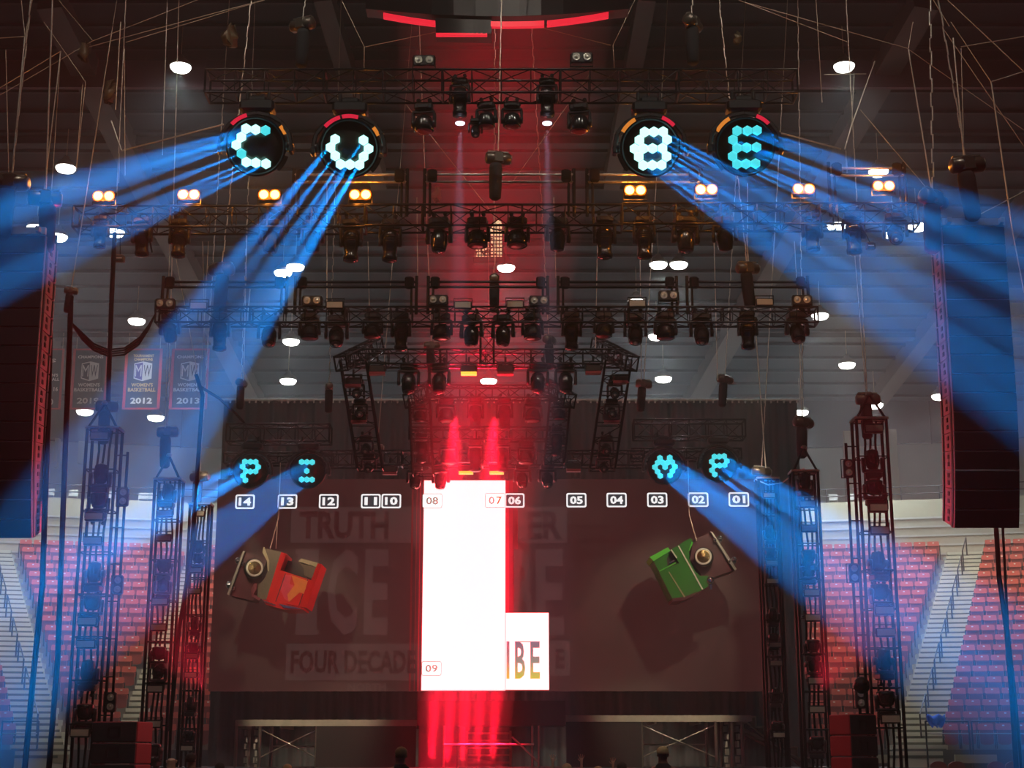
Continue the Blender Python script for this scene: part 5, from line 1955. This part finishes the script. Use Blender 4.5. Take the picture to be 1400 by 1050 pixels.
def person(x, ytop, Y, sc, pose, label, skin='skin', shirt='shirt', hair='hair', hat=None, yaw=0, bald=False, zf=None):
    P = at(x, ytop, Y)
    H = 1.76 * sc
    z0 = P.z - H if zf is None else zf
    t = bpy.data.objects.new('person', None)
    nodes = [('pelvis', (0, 0, .95), .13), ('waist', (0, 0, 1.08), .125), ('chest', (0, 0, 1.28), .15), ('collar', (0, 0, 1.43), .11), ('neck', (0, -.01, 1.50), .07), ('jaw', (0, -.02, 1.57), .082), ('head', (0, -.01, 1.66), .092), ('crown', (0, .0, 1.71), .07)]
    par = [-1, 0, 1, 2, 3, 4, 5, 6]

    def add(nm, p, r, pr):
        nodes.append((nm, p, r)); par.append(pr); return len(nodes) - 1
    for s in (-1, 1):
        h = add('hip', (s * .09, 0, .90), .095, 0); k = add('knee', (s * .11, -.01, .50), .06, h); a = add('ankle', (s * .12, .02, .09), .04, k); add('toe', (s * .14, -.14, .04), .035, a)
        sh = add('shoulder', (s * .18, 0, 1.40), .06, 3)
        up = pose == 'both' or (pose == 'one' and s == 1)
        if up:
            e = add('elbow', (s * .30, -.08, 1.52), .043, sh); wv = add('wrist', (s * .30, -.14, 1.78), .026, e)
            pm = add('palm', (s * .30, -.15, 1.86), .030, wv)
            for f, (dx, L) in enumerate(((-.035, .07), (-.012, .085), (.012, .08), (.034, .062))):
                k1 = add('k', (s * .30 + dx, -.155, 1.90), .010, pm); k2 = add('k', (s * .30 + dx * 1.5, -.165, 1.90 + L * .55), .009, k1); add('k', (s * .30 + dx * 1.7, -.18, 1.90 + L), .0075, k2)
            k1 = add('k', (s * .30 - s * .04, -.15, 1.85), .011, pm); add('k', (s * .30 - s * .075, -.165, 1.89), .009, k1)
        else:
            e = add('elbow', (s * .24, .02, 1.13), .045, sh); wv = add('wrist', (s * .25, -.08, .88), .028, e); pm = add('palm', (s * .25, -.10, .81), .032, wv)
            for f, (dy, L) in enumerate(((-.03, .06), (-.01, .075), (.01, .07), (.03, .055))):
                k1 = add('k', (s * .25, -.10 + dy, .77), .010, pm); add('k', (s * .235, -.105 + dy, .77 - L), .008, k1)
            k1 = add('k', (s * .24, -.14, .80), .011, pm); add('k', (s * .23, -.155, .75), .009, k1)
    me = bpy.data.meshes.new('person')
    me.from_pydata([n[1] for n in nodes], [(i, p) for i, p in enumerate(par) if p >= 0], [])
    body = bpy.data.objects.new('person', me)
    bpy.data.objects.remove(t)
    COL.objects.link(body)
    body.location = (P.x, Y, z0); body.rotation_euler = (0, 0, yaw); body.scale = (sc,) * 3
    sk = body.modifiers.new('skin', 'SKIN')
    for i, n in enumerate(nodes):
        me.skin_vertices[0].data[i].radius = (n[2], n[2])
    me.skin_vertices[0].data[0].use_root = True
    sb = body.modifiers.new('sub', 'SUBSURF'); sb.levels = 2; sb.render_levels = 2
    me.materials.append(M[skin])
    for pp in me.polygons:
        pp.use_smooth = True
    tag(body, label, 'person')
    # face: eyes, nose, mouth and ears
    b = MB()
    for s in (-1, 1):
        b.lathe([(.001, -.012), (.01, -.008), (.012, 0), (.001, .012)], Matrix.Translation((s * .032, -.098, 1.665)), 8)
    b.build('eyes', 'hair', body)
    b = MB(); b.lathe([(.004, .03), (.010, .0), (.016, -.018), (.004, -.024)], Matrix.Translation((0, -.112, 1.645)), 8)
    for s in (-1, 1):
        b.lathe([(.004, -.03), (.014, -.015), (.016, .015), (.004, .03)], Matrix.Translation((s * .095, .0, 1.65)), 8)
    b.build('nose_and_ears', skin, body)
    MB().box((0, -.098, 1.605), (.045, .012, .008)).build('mouth', 'bred', body)
    # shirt over torso
    b = MB()
    ring = [(.16, .11, .93), (.15, .11, 1.1), (.19, .13, 1.28), (.205, .12, 1.38), (.16, .10, 1.45), (.09, .085, 1.51)]
    n = 16; vs = []
    for rx, ry, z in ring:
        for i in range(n):
            a = 2 * math.pi * i / n
            vs.append((rx * math.cos(a), ry * math.sin(a), z))
    b.add(vs, [(k * n + i, k * n + (i + 1) % n, (k + 1) * n + (i + 1) % n, (k + 1) * n + i) for k in range(len(ring) - 1) for i in range(n)], True)
    for s in (-1, 1):
        up = pose == 'both' or (pose == 'one' and s == 1)
        b.tube((s * .17, 0, 1.39), (s * .30, -.08, 1.52) if up else (s * .245, .02, 1.16), .072, 10, .06)
    b.build('shirt', shirt, body)
    b = MB()
    for s in (-1, 1):
        b.tube((s * .085, 0, .94), (s * .11, -.01, .5), .105, 12, .075); b.tube((s * .11, -.01, .5), (s * .12, .02, .1), .075, 12, .06)
    b.build('trousers', 'black', body)
    if hat:
        MB().lathe([(.108, 1.67), (.112, 1.70), (.10, 1.76), (.06, 1.80), (.01, 1.81)], Matrix.Translation((0, .005, 0)), 18).build('knit_cap', hat, body)
    elif not bald:
        b = MB(); b.lathe([(.095, 1.62), (.108, 1.68), (.10, 1.74), (.06, 1.785), (.01, 1.80)], Matrix.Translation((0, .018, 0)), 18)
        for v in b.v:
            v.x += random.uniform(-.006, .006); v.y += random.uniform(-.006, .006)
        b.build('hair', hair, body)
    return body


person(235, 1033, 31, 1.0, 'none', 'bald person in a dark shirt standing near the middle left tower', 'skin', bald=True, yaw=R(200))
person(262, 1032, 31.5, 1.0, 'none', 'dark-haired person in dark clothes left of the scaffold riser', 'skin2', yaw=R(150))
person(279 + 22, 1045, 32, .97, 'none', 'dark-haired person whose head just shows by the drape', 'skin2', yaw=R(170))
person(548, 1024, 27, 1.02, 'none', 'person with short curly sandy hair under the dark riser', 'skin', hair='hairb', yaw=R(210))
person(906, 1024, 29, 1.02, 'none', 'person wearing a tan knit cap near the right riser', 'skin2', hat='knit', yaw=R(180))
person(775, 1046, 33, 1.0, 'both', 'person holding both arms up in the crowd below the right skirt', 'skin', hair='hairb')
person(818, 1050, 33, 1.0, 'one', 'person with one raised hand right of the arms-up person', 'skin', hair='hairb')
person(850, 1044, 32, .97, 'none', 'dark-haired person between the raised hand and the tan knit cap', 'skin2')
person(393, 1047, 34, .97, 'none', 'person with sandy hair whose head shows below the left riser', 'skin', hair='hairb')

print('objects', len(bpy.data.objects), 'lights', len([o for o in bpy.data.objects if o.type == 'LIGHT']))

# ------------------------------------------------------------------ denser haze volume added to carry the red column
lo, hi = at(632, 1048, 40.5), at(692, -10, 36.4)
hz = bpy.data.materials.new('added_haze')
hz.use_nodes = True
nt = hz.node_tree
nt.nodes.remove(nt.nodes['Principled BSDF'])
v = nt.nodes.new('ShaderNodeVolumeScatter')
v.inputs['Density'].default_value = .04
v.inputs['Anisotropy'].default_value = .2
nt.links.new(v.outputs[0], nt.nodes['Material Output'].inputs['Volume'])
b = MB().tube(Vector(), hi - lo, 1.1, 32, 2.9)
o = b.build('haze', hz, None, lo)  # added volume of denser haze
tag(o, 'added column of denser haze, lit red, from the deck up through the rig', 'haze', None, 'stuff')
